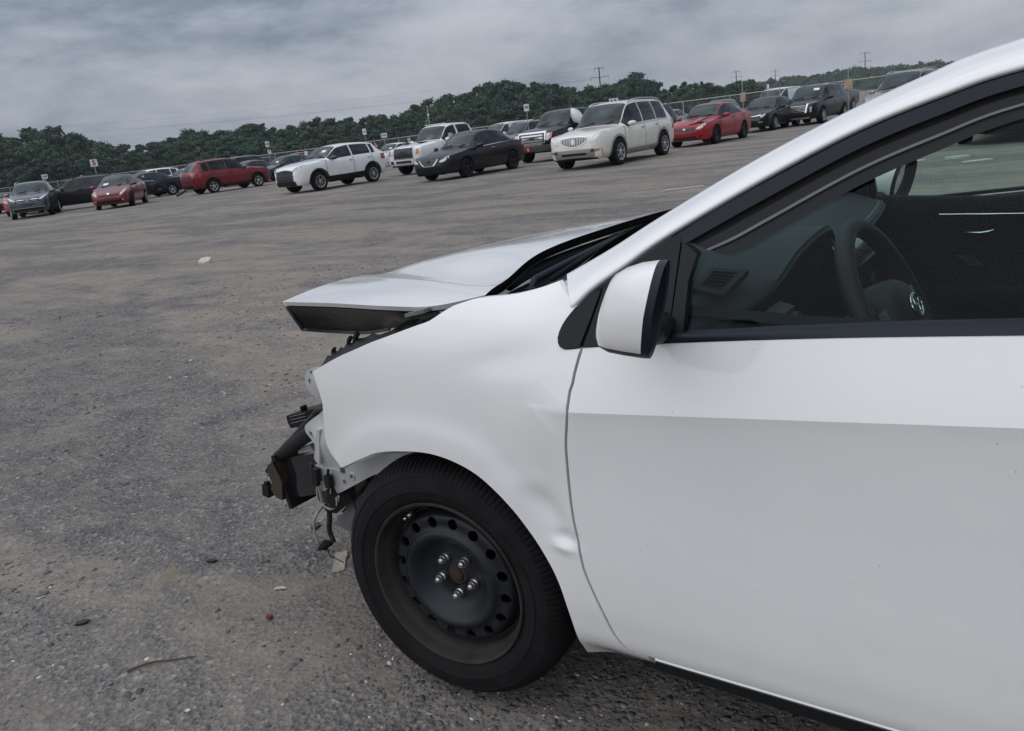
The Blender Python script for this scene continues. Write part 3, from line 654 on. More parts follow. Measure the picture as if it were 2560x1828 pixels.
def car(name, label, cat, loc, head, dims, kind, col, wheel='five', rad=.33, opt=None, group='cars parked in the lot'):
    """builds a parked car with its parts; opt selects the fascia and trim"""
    opt = opt or {}; L, W, H, wb, fo = dims; sh = Shell(kind, L, W, H, wb, fo); mt = M[col] if isinstance(col, str) else col
    o = empty(name, (loc[0], loc[1], 0), R(head), label, cat, group)
    me, bvh = body_mesh(sh, rad, col, mt); body = link('body', me, o)
    hw = W/2; NB, NE = sh.NB, sh.NE; G = M['dark_glass']
    xs_cab = [x for x in sh.stations()]
    # side glass
    xa = sh.cw-.02; xe = opt.get('glass_end', {'sedan': sh.re-.16, 'hatch': sh.xR+.45, 'suv': sh.xR+.62, 'van': sh.hd-.25, 'pickup': sh.re+.10}[kind])
    xb = opt.get('bpillar', sh.cw-1.28 if kind != 'pickup' else sh.cw-1.12); cuts = [(xa, xb+.035), (xb-.035, max(xe, xb-.93))]
    if xb-1.0 > xe+.12: cuts.append((xb-1.0, xe))
    if kind == 'van': cuts = [(xa, xe)]
    if kind == 'pickup' : cuts = [(xa, xb+.06), (xb-.06, xe)]
    for sg in (1, -1):
        for (c0, c1) in cuts:
            n = 9; rows = []
            for i in range(n+1):
                x = c0+(c1-c0)*i/n
                P = sh.sec(x); gap = P[NE][1]-P[NB][1]
                if gap < .07: continue
                # keep the glass clear of the slanted pillars
                rows.append([sh.pt(x, NB+.18+(NE-.45-NB-.18)*k/5*1.0, sg, .006) for k in range(6)])
            if len(rows) > 2: add_patch(rows, 'side_window', M['side_glass'], o)
        if opt.get('chrome_line') or kind == 'sedan' and opt.get('belt_chrome'):
            MB().grid([[sh.pt(x, NB+.02, sg, .010), sh.pt(x, NB+.13, sg, .010)] for x in np.linspace(sh.cw-.1, xe, 18)]).build('window_trim', M['chrome'], o)
        # door shut lines
        for xd in opt.get('seams', (sh.cw+.05, xb, xb-.98)):
            MB().grid([[sh.pt(xd-.009, r, sg, .004), sh.pt(xd+.009, r, sg, .004)] for r in np.linspace(2.2, NB-.05, 8)]).build('door_seam', M['seam'], o)
        for xd in (xb+.16, xb-.80):
            p = sh.pt(xd, 5.9, sg, .022); MB().box(p, (.19, .035, .032)).build('door_handle', M['chrome'] if opt.get('chrome_handles') else mt, o)
        # mirror
        p = sh.pt(sh.cw-.28, NB, sg, 0); mb = MB(); pr = [(.02, -.10), (.10, -.05), (.125, .03), (.10, .09), (.02, .11)]
        q = Vector((p[0]+.02, p[1]+sg*.14, p[2]+.07)); sc_ = opt.get('mirror', 1.0)
        f = lambda u, v, h: (q.x+h*sc_*.9-.35*u, q.y+sg*u*.95*sc_, q.z+v*.62*sc_)
        mb.lathe([(.0005, .085), (.07, .075), (.115, .03), (.125, -.03), (.118, -.05), (.0005, -.05)], 14, f)
        mo = mb.build('mirror', opt.get('mirror_mat', mt), o, smooth=True, sharp=50)
        MB().box((q.x, q.y-sg*.10, q.z-.05), (.06, .14, .05)).build('mirror_arm', M['black_plastic'], o)
        # sill and arch cladding
        if opt.get('clad'):
            cl = opt.get('clad_mat', M['black_plastic']); r1 = opt.get('clad_row', 2.9)
            MB().grid([[sh.pt(x, r, sg, .012) for r in (1.0, 1.6, 2.2, r1)] for x in np.linspace(-wb/2+rad+.10, wb/2-rad-.10, 14)]).build('sill_cladding', cl, o, smooth=True)
            for sx in (1, -1):
                ring = []
                for a in np.linspace(-.15, math.pi+.15, 26):
                    row = []
                    for rr in (rad+.056, rad+.085, rad+.125):
                        x = sx*wb/2+rr*math.cos(a); z = rad+rr*math.sin(a)
                        h = bvh.ray_cast(Vector((x, sg*3, z)), Vector((0, -sg, 0)))
                        row.append((x, (h[0].y if h[0] else sg*hw*.97)+sg*.014, z))
                    ring.append(row)
                MB().grid(ring).build('arch_cladding', cl, o, smooth=True)
        # tail lamp wraps round the corner
        tz = opt.get('tail', {'sedan': (.72, .92), 'hatch': (.70, 1.0), 'suv': (.86, 1.10), 'van': (.9, 1.4), 'pickup': (.85, 1.2)}[kind])
        rows = []
        for z in np.linspace(tz[0], tz[1], 6):
            row = []
            for y in np.linspace(.50, 1.0, 9):
                x_side = y > .86
                if not x_side:
                    h = bvh.ray_cast(Vector((sh.xR-2, sg*hw*y, z)), Vector((1, 0, 0)))
                    row.append(h[0]+h[1]*.008 if h[0] else None)
                else:
                    xx = sh.xR+.10+(y-.86)*opt.get('tail_len', 1.9)
                    h = bvh.ray_cast(Vector((xx, sg*3, z)), Vector((0, -sg, 0))); row.append(h[0]+h[1]*.008 if h[0] else None)
            row = [q_ if q_ is not None else None for q_ in row]
            if all(q_ is not None for q_ in row): rows.append(row)
        if len(rows) > 1: MB().grid(rows).build('tail_lamp', M['lamp_red'], o, smooth=True)
    # windshield and rear window
    if kind != 'none':
        x0, x1 = sh.cw-.045, sh.hd+.05
        rows = []
        for i in range(9):
            x = x0+(x1-x0)*i/8
            rows.append([sh.pt(x, NE+.12+(13-NE-.12)*k/5, 1, .007) for k in range(6)]+[sh.pt(x, NE+.12+(13-NE-.12)*k/5, -1, .007) for k in range(4, -1, -1)])
        add_patch(rows, 'windshield', G, o)
        if opt.get('paper'):
            u, v = opt['paper']; i0 = 8-5; P = []
            for fx in (u, u+.16):
                x = x0+(x1-x0)*fx; P.append([sh.pt(x, NE+.3+(13-NE-.3)*abs(k), 1 if v > 0 else -1, .012) for k in (abs(v)-.32 if abs(v) > .32 else 0.01, abs(v))])
            MB().grid(P).build('paper_sheet', M['paper'], o)
        if opt.get('glare'):     # sheet of pale foil / film lying on the dashboard seen through the screen
            pass
        if kind in ('sedan', 'hatch', 'suv'):
            x0, x1 = (sh.dk+.05, sh.re-.05) if kind == 'sedan' else ((sh.xR+.20, sh.re-.15) if kind == 'hatch' else (sh.xR+.13, sh.re-.16))
            rows = [[sh.pt(x0+(x1-x0)*i/7, NE+.2+(13-NE-.2)*k/5, 1, .007) for k in range(6)]+[sh.pt(x0+(x1-x0)*i/7, NE+.2+(13-NE-.2)*k/5, -1, .007) for k in range(4, -1, -1)] for i in range(8)]
            add_patch(rows, 'rear_window', G, o)
        # wipers
        for sg in (1, -1):
            a = Vector(sh.pt(sh.cw-.06, 12.4, 1, .03)); 
            MB().tube([sh.pt(sh.cw-.05, 12.2 if sg > 0 else 11.2, sg, .025), sh.pt(sh.cw-.16, 11.4 if sg > 0 else 12.6, sg if sg > 0 else -1, .022)], .012, 5).build('wiper', M['black_plastic'], o)
    # front fascia pieces: polygons (y,z) in metres, seen from the front
    def front(name_, poly, mat_, off=.008, both=False, back=False, parent=None, sub=5):
        for sg in ((1, -1) if both else (1,)):
            # fan the quad/poly on a small grid: poly given as lower and upper polylines
            lo, hi = poly; rows = []
            for k in range(sub+1):
                t = k/sub; row = []
                for (ya, za), (yb, zb) in zip(lo, hi):
                    y = ya+(yb-ya)*t; z = za+(zb-za)*t
                    if back: h = bvh.ray_cast(Vector((sh.xR-2, sg*y, z)), Vector((1, 0, 0)))
                    else: h = bvh.ray_cast(Vector((sh.xF+2, sg*y, z)), Vector((-1, 0, 0)))
                    row.append(h[0]+h[1]*off if h[0] is not None else None)
                rows.append(row)
            if any(q is None for r_ in rows for q in r_):
                good = [q for r_ in rows for q in r_ if q is not None]
                if not good: continue
                rows = [[q if q is not None else min(good, key=lambda g_: abs(g_.y-row_y)) for q, row_y in zip(r_, [sg*a[0] for a in lo])] for r_ in rows]
            MB().grid(rows).build(name_, mat_, parent or o, smooth=True)
    def strip(lo, n=9): return [lo[0]+(lo[1]-lo[0])*i/n for i in range(n+1)]
    def quad(y0, y1, z0, z1, n=8, t0=0, t1=0):
        """rectangle across the nose from y0 to y1; t0/t1 lift the outer end of the lower/upper edge"""
        ys = [y0+(y1-y0)*i/n for i in range(n+1)]
        q = lambda y: (abs(y)/max(abs(y0), abs(y1)))**2
        return [(y, z0+t0*q(y)) for y in ys], [(y, z1+t1*q(y)) for y in ys]
    if opt.get('front'): opt['front'](front, quad, sh, o, mt, bvh)
    if opt.get('rear'): opt['rear'](front, quad, sh, o, mt, bvh)
    if opt.get('rails'):
        for sg in (1, -1):
            P = [sh.pt(x, NE+.5, sg, hgt) for x, hgt in zip(np.linspace(sh.hd-.1, sh.re-.1, 8), (.02, .055, .065, .065, .065, .065, .055, .02))]
            MB().tube(P, .020, 6).build('roof_rail', opt['rails'], o, smooth=True)
    if opt.get('extra'): opt['extra'](o, sh, mt, bvh)
    tm, rm, dm = wheel_meshes(rad, .225 if rad < .37 else .27, wheel)
    for sx in (1, -1):
        for sg in (1, -1):
            w_ = link('wheel', tm, o); w_.location = (sx*wb/2, sg*(hw-.115), rad-.012); st = opt.get('steer', 0) if sx > 0 else 0
            w_.rotation_euler = (0, 0, (0 if sg > 0 else math.pi)+st)
            link('rim', rm, w_); link('brake_disc', dm, w_)
    return o

# paints
paint('paint_white', (.74, .75, .76)); paint('paint_cream', (.70, .68, .62), .0); paint('paint_black', (.006, .007, .011), .0, .3, .4); paint('paint_black2', (.008, .009, .014), .0, .3, .4)
paint('paint_teal', (.055, .075, .085), .45, .35); paint('paint_maroon', (.15, .016, .024), .1, .3, .7); paint('paint_red', (.30, .010, .018), .05, .3, .7)
paint('paint_crimson', (.17, .010, .017), .1, .3, .7); paint('paint_darkred', (.060, .018, .022), .3, .35); paint('paint_navy', (.020, .026, .042), .35, .3)
paint('paint_silver', (.38, .40, .43), .6, .35); paint('paint_tan', (.30, .27, .26), .5, .4); paint('paint_green', (.020, .026, .020), .3, .35); paint('paint_orange', (.42, .075, .045), .0, .4)
paint('paint_grey', (.10, .11, .12), .5, .35)
M['two_tone'] = mat('silver_cladding', (.34, .34, .33), .35, .5, .5)
BP, BG_, CH = M['black_plastic'], M['black_gloss'], M['chrome']
def bars(front, y0, y1, zs, th, mat_, off=.02, name_='grille_bar', curve=0):
    for z in zs: front(name_, ([(y, z-th/2+curve*(y/y1)**2) for y in np.linspace(y0, y1, 9)], [(y, z+th/2+curve*(y/y1)**2) for y in np.linspace(y0, y1, 9)]), mat_, off, sub=1)
def emblem(front, z, a, b, mat_=None, off=.03):
    n = 10; front('emblem', ([(a*math.cos(math.pi+math.pi*i/n), z+b*math.sin(math.pi+math.pi*i/n)) for i in range(n+1)], [(a*math.cos(math.pi-math.pi*i/n), z+b*math.sin(math.pi-math.pi*i/n)) for i in range(n+1)]), mat_ or CH, off, sub=3)
def lamp(front, pts_lo, pts_hi, mat_, name_='headlamp', off=.010): front(name_, (pts_lo, pts_hi), mat_, off, both=True, sub=4)

def f_tucson(front, quad, sh, o, mt, bvh):
    front('grille', quad(-.50, .50, .60, .86, t0=.12, t1=-.02), BG_, .008)
    bars(front, -.46, .46, (.84, .77, .70), .022, CH, .02, curve=.0)
    emblem(front, .78, .075, .04)
    lamp(front, [(.50, .80), (.60, .81), (.70, .85), (.80, .92)], [(.50, .83), (.60, .89), (.70, .95), (.80, .975)], M['lamp_clear'])
    front('bumper_intake', quad(-.62, .62, .36, .46), BP, .01); front('plate', quad(-.20, .20, .50, .60), M['plate'], .02)
    front('fog_lamp', ([(.55, .55), (.66, .56), (.76, .60)], [(.55, .60), (.66, .63), (.76, .66)]), M['lamp_dark'], .01, both=True)
    front('lower_trim', quad(-.66, .66, .46, .485), CH, .014)
def f_prius(front, quad, sh, o, mt, bvh):
    front('grille', quad(-.46, .46, .585, .615, t1=.01), BP, .008); emblem(front, .665, .06, .035)
    front('bumper_intake', quad(-.56, .56, .28, .375), BP, .010); front('plate', quad(-.17, .17, .44, .53), M['plate'], .02)
    lo, hi = [(.50, .58), (.58, .60), (.66, .68), (.71, .78)], [(.50, .60), (.56, .70), (.63, .80), (.69, .86)]
    # one lamp is clear, the other has yellowed
    for sg, ml in ((1, M['lamp_clear']), (-1, M['lamp_yellowed'])):
        front('headlamp', ([(sg*a, b) for a, b in lo], [(sg*a, b) for a, b in hi]), ml, .012)
    front('fog_lamp', ([(.56, .34), (.63, .35)], [(.56, .39), (.63, .40)]), M['lamp_clear'], .016, both=True)
def f_cross(front, quad, sh, o, mt, bvh):
    front('grille', quad(-.52, .52, .44, .86, t0=.0, t1=-.06), BG_, .010); front('lower_grille', quad(-.60, .60, .28, .44), BP, .010)
    bars(front, -.48, .48, (.80, .745, .69, .635), .010, BP, .016); emblem(front, .78, .07, .045, M['dark_alloy'])
    front('grille_frame', quad(-.55, .55, .60, .625), BP, .02)
    lamp(front, [(.52, .80), (.60, .80), (.70, .84), (.80, .92)], [(.52, .84), (.60, .90), (.70, .95), (.80, .985)], M['lamp_dark'])
    lamp(front, [(.56, .81), (.64, .82), (.72, .86)], [(.56, .835), (.64, .85), (.72, .90)], M['lamp_clear'], 'running_lamp', .016)
    front('skid_trim', quad(-.60, .60, .255, .285), M['alloy'], .018)
def f_sentra(front, quad, sh, o, mt, bvh):
    front('grille', quad(-.40, .40, .50, .72, t0=.17, t1=.0), BG_, .010)
    for sg in (1, -1):
        front('grille_vee', ([(sg*.20, .475), (sg*.30, .545), (sg*.42, .690)], [(sg*.18, .520), (sg*.26, .570), (sg*.375, .695)]), CH, .022)
    front('grille_vee', quad(-.20, .20, .472, .515), CH, .022); emblem(front, .63, .06, .045, M['dark_alloy'])
    lamp(front, [(.45, .605), (.56, .585), (.66, .62), (.755, .70)], [(.45, .625), (.56, .675), (.66, .735), (.745, .775)], M['lamp_clear'])
    front('bumper_intake', quad(-.55, .55, .27, .39), BP, .010); front('splitter', quad(-.62, .62, .205, .235), BP, .02)
def f_gmc(front, quad, sh, o, mt, bvh):
    front('grille', quad(-.56, .56, .70, 1.12), BG_, .012); bars(front, -.54, .54, (.76, .82, .88, .94, 1.0, 1.06), .012, M['dark_alloy'], .02)
    front('grille_frame', quad(-.60, .60, 1.115, 1.15), CH, .02); front('grille_frame', quad(-.58, .58, .665, .70), CH, .02)
    text_mesh('GMC', .17, M['lamp_dark'], o, (sh.xF+.035, 0, .93), (R(90), 0, R(90)))
    lamp(front, [(.62, .83), (.70, .83), (.80, .84), (.88, .86)], [(.62, 1.06), (.70, 1.06), (.80, 1.07), (.88, 1.07)], M['lamp_clear'])
    lamp(front, [(.76, .85), (.82, .855), (.885, .87)], [(.76, 1.05), (.82, 1.055), (.885, 1.06)], M['lamp_amber'], 'turn_lamp', .018)
    front('bumper', quad(-.88, .88, .42, .64), M['paint_white'], .03); front('bumper_intake', quad(-.45, .45, .50, .60), BP, .045)
    front('fog_recess', ([(.60, .50), (.76, .51)], [(.60, .62), (.76, .62)]), BP, .045, both=True); front('air_dam', quad(-.78, .78, .36, .43), BP, .03)
    bars(front, -.42, .42, (.515,), .035, M['alloy'], .055, 'tow_trim')
def f_f150(front, quad, sh, o, mt, bvh):
    front('grille', quad(-.60, .60, .74, 1.12), BG_, .010)
    front('grille_frame', quad(-.64, .64, 1.08, 1.14), CH, .03); front('grille_frame', quad(-.62, .62, .715, .755), CH, .03)
    for sg in (1, -1): front('grille_frame', ([(sg*.58, .74), (sg*.64, .74)], [(sg*.58, 1.10), (sg*.64, 1.10)]), CH, .028)
    bars(front, -.50, .50, (.82, .915, 1.01), .055, CH, .024); emblem(front, .915, .11, .055, M['paint_navy'], .045)
    lamp(front, [(.65, .80), (.74, .80), (.80, .86), (.88, .90)], [(.65, 1.07), (.74, 1.07), (.80, 1.07), (.88, 1.07)], M['lamp_clear'])
    lamp(front, [(.81, .88), (.885, .91)], [(.81, 1.065), (.885, 1.065)], M['lamp_amber'], 'turn_lamp', .018)
    front('bumper', quad(-.90, .90, .44, .67), M['paint_grey'], .06); front('bumper_trim', quad(-.90, .90, .665, .70), CH, .065)
    front('plate', quad(-.34, -.02, .46, .62), M['lamp_red'], .085); front('plate_mark', quad(-.22, -.13, .49, .57), M['lamp_yellowed'], .092)
    front('air_dam', quad(-.78, .78, .30, .44), BP, .03)
def f_enclave(front, quad, sh, o, mt, bvh):
    front('grille', quad(-.42, .42, .64, .90, t0=.14, t1=-.03), BG_, .008)
    for i in range(15):
        y = -.385+.055*i; front('grille_bar', ([(y-.009, .665+.14*(y/.42)**2), (y+.009, .665+.14*(y/.42)**2)], [(y-.009, .885-.03*(y/.42)**2), (y+.009, .885-.03*(y/.42)**2)]), CH, .022, sub=2)
    front('grille_frame', quad(-.44, .44, .615, .645, t0=.16, t1=.16), CH, .02); front('grille_frame', quad(-.44, .44, .895, .92, t0=-.03, t1=-.03), CH, .02); emblem(front, .78, .075, .075, M['alloy'])
    lamp(front, [(.54, .72), (.64, .72), (.74, .80), (.82, .92)], [(.54, .80), (.64, .90), (.72, .98), (.80, 1.02)], M['lamp_clear'])
    front('lower_bumper', quad(-.86, .86, .30, .56), M['two_tone'], .012); front('bumper_intake', quad(-.42, .42, .40, .455), BP, .02); front('air_dam', quad(-.72, .72, .20, .33, t1=-.02), BP, .022)
    front('fog_lamp', ([(.56, .46), (.68, .47)], [(.56, .54), (.68, .54)]), M['lamp_dark'], .022, both=True); front('turn_lamp', ([(.69, .475), (.80, .49)], [(.69, .54), (.80, .545)]), M['lamp_amber'], .024, both=True)
def f_corolla(front, quad, sh, o, mt, bvh):
    front('grille', quad(-.40, .40, .53, .65, t0=.05, t1=.02), BG_, .010); emblem(front, .62, .05, .032)
    lamp(front, [(.46, .58), (.56, .575), (.66, .62), (.755, .70)], [(.46, .625), (.56, .69), (.66, .745), (.74, .78)], M['lamp_clear'])
    front('bumper_intake', quad(-.46, .46, .255, .36), BG_, .012); front('fog_recess', ([(.54, .31), (.66, .33)], [(.54, .36), (.66, .40)]), BP, .012, both=True)
    # sprung, creased hood edge over the left lamp
    P = [[(sh.xF-.50, .70, .93), (sh.xF-.30, .62, .875), (sh.xF-.12, .44, .80), (sh.xF-.05, .18, .745)], [(sh.xF-.52, .67, .965), (sh.xF-.32, .58, .905), (sh.xF-.15, .40, .825), (sh.xF-.07, .16, .765)]]
    MB().grid(P).build('hood_gap', M['seam'], o)
    Q = [[(sh.xF-.56, .66, .975), (sh.xF-.33, .585, .925), (sh.xF-.16, .41, .838), (sh.xF-.08, .16, .775)], [(sh.xF-.62, .30, .965), (sh.xF-.40, .28, .915), (sh.xF-.22, .2, .845), (sh.xF-.12, .08, .785)]]
    MB().grid(Q).build('creased_hood_flap', mt, o, smooth=True)
def f_accord(front, quad, sh, o, mt, bvh):
    front('grille', quad(-.56, .56, .40, .66), BG_, .010); front('grille_bar', quad(-.60, .60, .66, .695, t0=.03, t1=.03), CH, .02)
    lamp(front, [(.58, .60), (.66, .62), (.76, .68)], [(.58, .68), (.66, .71), (.76, .76)], M['lamp_clear']); front('bumper_intake', quad(-.66, .66, .22, .34), BP, .012)
    front('fog_lamp', ([(.50, .38), (.66, .40)], [(.50, .44), (.66, .455)]), M['alloy'], .015, both=True); front('torn_bumper', quad(-.45, .20, .33, .40), BP, .03)
def f_palisade(front, quad, sh, o, mt, bvh):
    front('grille', quad(-.50, .50, .56, .90), BG_, .012)
    for z in (.62, .68, .74, .80, .86): bars(front, -.46, .46, (z,), .018, M['alloy'], .02)
    for sg in (1, -1): front('grille_frame', ([(sg*.46, .54), (sg*.55, .56)], [(sg*.52, .92), (sg*.60, .93)]), CH, .028)
    front('grille_frame', quad(-.50, .50, .52, .555), CH, .024); lamp(front, [(.68, .55), (.75, .57)], [(.68, .78), (.76, .79)], M['lamp_clear']); lamp(front, [(.60, .93), (.78, .98)], [(.60, .955), (.77, 1.0)], M['lamp_clear'], 'running_lamp')
    front('lower_bumper', quad(-.66, .66, .30, .36), M['alloy'], .014); front('bumper_intake', quad(-.60, .60, .37, .50), BP, .012)
def f_plain(front, quad, sh, o, mt, bvh):
    k = .12 if sh.kind in ('suv',) else (.35 if sh.kind in ('pickup', 'van') else 0)
    front('grille', quad(-.42, .42, .50+k, .66+k*1.3, t0=.03), BG_, .010); bars(front, -.38, .38, (.56+k, .61+k*1.2), .012, CH, .02)
    lamp(front, [(.50, .56+k), (.62, .58+k), (.72, .64+k)], [(.50, .64+k), (.62, .70+k), (.72, .76+k)], M['lamp_clear']); front('bumper_intake', quad(-.55, .55, .28+k, .38+k), BP, .012)
def f_wrecked(front, quad, sh, o, mt, bvh):
    front('torn_opening', quad(-.66, .66, .34, .62), M['arch'], .015); front('bent_beam', quad(-.58, .50, .44, .52, t0=-.05), M['alloy'], .05); front('hanging_liner', quad(-.60, -.2, .22, .40), BP, .06)
    lamp(front, [(.52, .62), (.70, .68)], [(.52, .68), (.70, .76)], M['lamp_dark'])
    MB().box((sh.xF-.02, .35, .30), (.10, .3, .16), Matrix.Rotation(.3, 3, 'X')).build('broken_bumper', mt, o)
def f_window(front, quad, sh, o, mt, bvh):
    f_plain(front, quad, sh, o, mt, bvh)
    front('fog_lamp', ([(.60, .34), (.70, .35)], [(.60, .43), (.70, .43)]), M['lamp_clear'], .02, both=True)
def r_forester(front, quad, sh, o, mt, bvh):
    front('plate_recess', quad(-.34, .34, .70, .86), M['plate'], .010, back=True); front('rear_bumper', quad(-.78, .78, .30, .50), BP, .012, back=True); front('tailgate_trim', quad(-.40, .40, .90, .945), M['paint_crimson'], .03, back=True)
def x_forester(o, sh, mt, bvh):
    MB().tube([(sh.xR-.02, .25, .30), (sh.xR-.30, .35, .12), (sh.xR-.55, .30, .07)], .05, 6).build('hanging_bumper_piece', BP, o)
def x_f150(o, sh, mt, bvh):
    # white cover pulled over the left door mirror and window
    p = sh.pt(sh.cw-.30, sh.NB, 1, 0); c = Vector((p[0]-.10, p[1]+.20, p[2]+.34)); mb = MB(); g = random.Random(3); rows = []
    for i in range(9):
        t = i/8; row = []
        for j in range(16):
            a = 2*math.pi*j/16; w_ = (.33*math.sin(math.pi*min(1, .16+.74*t))**.5)*(1+.08*math.sin(5*a+3*t)+.05*g.random()); q_ = lambda v: math.copysign(abs(v)**.6, v); row.append((c.x+w_*q_(math.cos(a))*.85+.10*t, c.y+w_*q_(math.sin(a))*.50-.14*t, c.z-.30+.58*t+.05*math.cos(a)))
        rows.append(row+[row[0]])
    mb.grid(rows).build('white_mirror_cover', M['paper'], o, smooth=True)
def x_gmc(o, sh, mt, bvh):
    for sg in (1, -1):
        P = [[(sh.xF-.55, sg*y, 1.215+.06*k) for y in (.30, .62)] for k in (0, 1)]
        MB().box((sh.xF-.85, sg*.45, 1.285), (.5, .26, .03), Matrix.Rotation(-.08, 3, 'Y')).build('hood_scoop', M['seam'] if sg else mt, o)
    for y in (-.5, -.25, 0, .25, .5): MB().box((sh.hd-.12, y, sh.H+.005), (.14, .09, .035)).build('roof_marker_lamp', M['paint_white'], o)
    for sg in (1, -1): MB().box((sh.cw-.28, sg*(sh.W/2+.20), 1.40), (.09, .20, .28)).build('tow_mirror', M['chrome'], o)
def x_cross(o, sh, mt, bvh):
    MB().tube([(sh.xF-.03, .60, .36), (sh.xF-.10, .66, .50), (sh.xF-.22, .72, .62)], .012, 5).build('bumper_crack', M['two_tone'], o)
def x_wreck(o, sh, mt, bvh):
    # crushed left side: torn door skins, dangling trim, bare pillar
    g = random.Random(9)
    for k in range(12):
        x = g.uniform(-.9, 1.2); z = g.uniform(.30, .85); l = g.uniform(.3, .8)
        r_ = Matrix.Rotation(g.uniform(-.8, .8), 3, 'Y') @ Matrix.Rotation(g.uniform(-.5, .5), 3, 'Z')
        MB().box((x, sh.W/2+g.uniform(-.05, .06), z), (l, .05, g.uniform(.04, .16)), r_).build('torn_panel', g.choice([mt, mt, M['dark_alloy'], M['paint_grey']]), o)
    MB().tube([(.9, .80, .95), (.2, .84, .98), (-.5, .83, .93), (-1.0, .80, 1.0)], .022, 6).build('bent_window_trim', M['alloy'], o)
    MB().box((.15, .60, 1.10), (.10, .2, .40)).build('deployed_airbag', M['paper'], o)
def x_white_spot(o, sh, mt, bvh): pass

RW = 'cars of the facing row'
car('parked_crossover', 'grey-green crossover with chrome grille and a battered left side, far left of the row', 'car', (-42.28, 19.22), 327.6, (4.475, 1.85, 1.66, 2.67, .90), 'suv', 'paint_teal', 'ten', .345, dict(front=f_tucson, rails=M['alloy'], clad=True, steer=.25), RW)
car('parked_hatchback', 'maroon one-bow hatchback with one yellowed headlamp, front towards the camera', 'car', (-38.25, 21.42), 316.2, (4.45, 1.725, 1.49, 2.70, .87), 'hatch', 'paint_maroon', 'ten', .315, dict(front=f_prius, steer=.35, paper=(.12, -.75)), RW)
car('parked_wagon', 'black crossover wagon seen from the side behind the maroon hatchback', 'car', (-44.3, 22.6), 236, (4.7, 1.85, 1.63, 2.75, .92), 'suv', 'paint_black2', 'ten', .35, dict(front=f_plain, rails=BG_, clad=True), RW)
car('wrecked_sedan', 'black sedan with its left side torn open, between the maroon hatchback and the red crossover', 'car', (-45.7, 27.1), 267.9, (4.8, 1.82, 1.46, 2.78, .92), 'sedan', 'paint_black2', 'five', .335, dict(front=f_wrecked, extra=x_wreck), RW)
car('parked_crossover', 'dark red boxy crossover seen from behind with five-spoke wheels', 'car', (-38.34, 27.75), 82.0, (4.595, 1.795, 1.72, 2.64, .93), 'suv', 'paint_crimson', 'five', .345, dict(front=f_plain, rear=r_forester, extra=x_forester, rails=BG_, clad=True, clad_row=2.3, tail=(.84, 1.10), tail_len=2.6), RW)
car('parked_sedan', 'dark maroon sedan half hidden behind the red crossover', 'car', (-45.3, 34.5), 272, (4.65, 1.80, 1.45, 2.70, .92), 'sedan', 'paint_darkred', 'ten', .33, dict(front=f_plain), RW)
car('parked_hatchback', 'dark blue hatchback with a torn front behind the white crossover', 'car', (-43.2, 36.0), 262, (4.35, 1.80, 1.48, 2.62, .90), 'hatch', 'paint_navy', 'ten', .32, dict(front=f_wrecked, paper=(.2, .7)), RW)
car('parked_crossover', 'white crossover with black wheel-arch cladding and a sheet on its windshield', 'car', (-24.0, 22.11), 265.2, (4.46, 1.825, 1.62, 2.64, .93), 'suv', 'paint_white', 'split', .345, dict(front=f_cross, clad=True, clad_row=3.0, extra=x_cross, paper=(.50, .80), mirror_mat=BG_, tail=(.86, 1.06)), RW)
car('pickup_truck', 'white pickup truck with dark mesh grille behind the black sedan', 'truck', (-23.92, 29.26), 268.7, (6.1, 2.05, 1.98, 3.9, 1.02), 'pickup', 'paint_white', 'five', .41, dict(front=f_gmc, extra=x_gmc, mirror=1.25), RW)
car('wrecked_sedan', 'white car with a smashed nose left of the white pickup', 'car', (-39.8, 42.6), 280, (4.6, 1.80, 1.46, 2.70, .92), 'sedan', 'paint_white', 'ten', .32, dict(front=f_wrecked, paper=(.3, .8)), RW)
car('parked_sedan', 'black sedan with V-shaped chrome grille and black wheels in front of the white pickup', 'car', (-17.39, 22.56), 270.2, (4.63, 1.76, 1.495, 2.70, .98), 'sedan', 'paint_black', 'black', .32, dict(front=f_sentra, belt_chrome=True, chrome_handles=True), RW)
car('parked_crossover', 'grey off-roader with a dark windshield behind the black sedan roof', 'car', (-28.1, 41.6), 266.9, (4.75, 1.92, 1.78, 2.8, .90), 'suv', 'paint_grey', 'ten', .37, dict(front=f_plain, rails=BG_), RW)
car('pickup_truck', 'black pickup truck with big chrome bar grille and a white cover over its mirror', 'truck', (-17.63, 29.52), 271.0, (5.9, 2.0, 1.93, 3.68, .93), 'pickup', 'paint_black', 'six', .40, dict(front=f_f150, extra=x_f150, mirror=1.2, mirror_mat=BP), RW)
car('parked_crossover', 'large cream crossover with vertical-bar chrome grille, nearest of the row', 'car', (-11.79, 22.73), 270.2, (5.13, 2.0, 1.82, 3.02, 1.00), 'suv', 'paint_cream', 'seven', .375, dict(front=f_enclave, rails=M['alloy'], clad=True, clad_mat=M['two_tone'], clad_row=2.5, chrome_line=True, chrome_handles=True, tail=(.80, 1.1)), RW)
car('parked_crossover', 'black boxy crossover just behind the tail of the cream crossover', 'car', (-19.9, 41.4), 271, (4.7, 1.92, 1.80, 2.8, .90), 'suv', 'paint_black2', 'ten', .37, dict(front=f_plain, rails=BG_), RW)
car('parked_sedan', 'bright red sedan with a buckled hood and steel wheels', 'car', (-11.74, 30.3), 268.3, (4.54, 1.76, 1.465, 2.60, .93), 'sedan', 'paint_red', 'steel', .318, dict(front=f_corolla), RW)
car('parked_sedan', 'black sedan with silver wheels right of the red sedan', 'car', (-12.3, 38.5), 267.8, (4.88, 1.86, 1.45, 2.83, .95), 'sedan', 'paint_black', 'ten', .335, dict(front=f_accord, belt_chrome=True), RW)
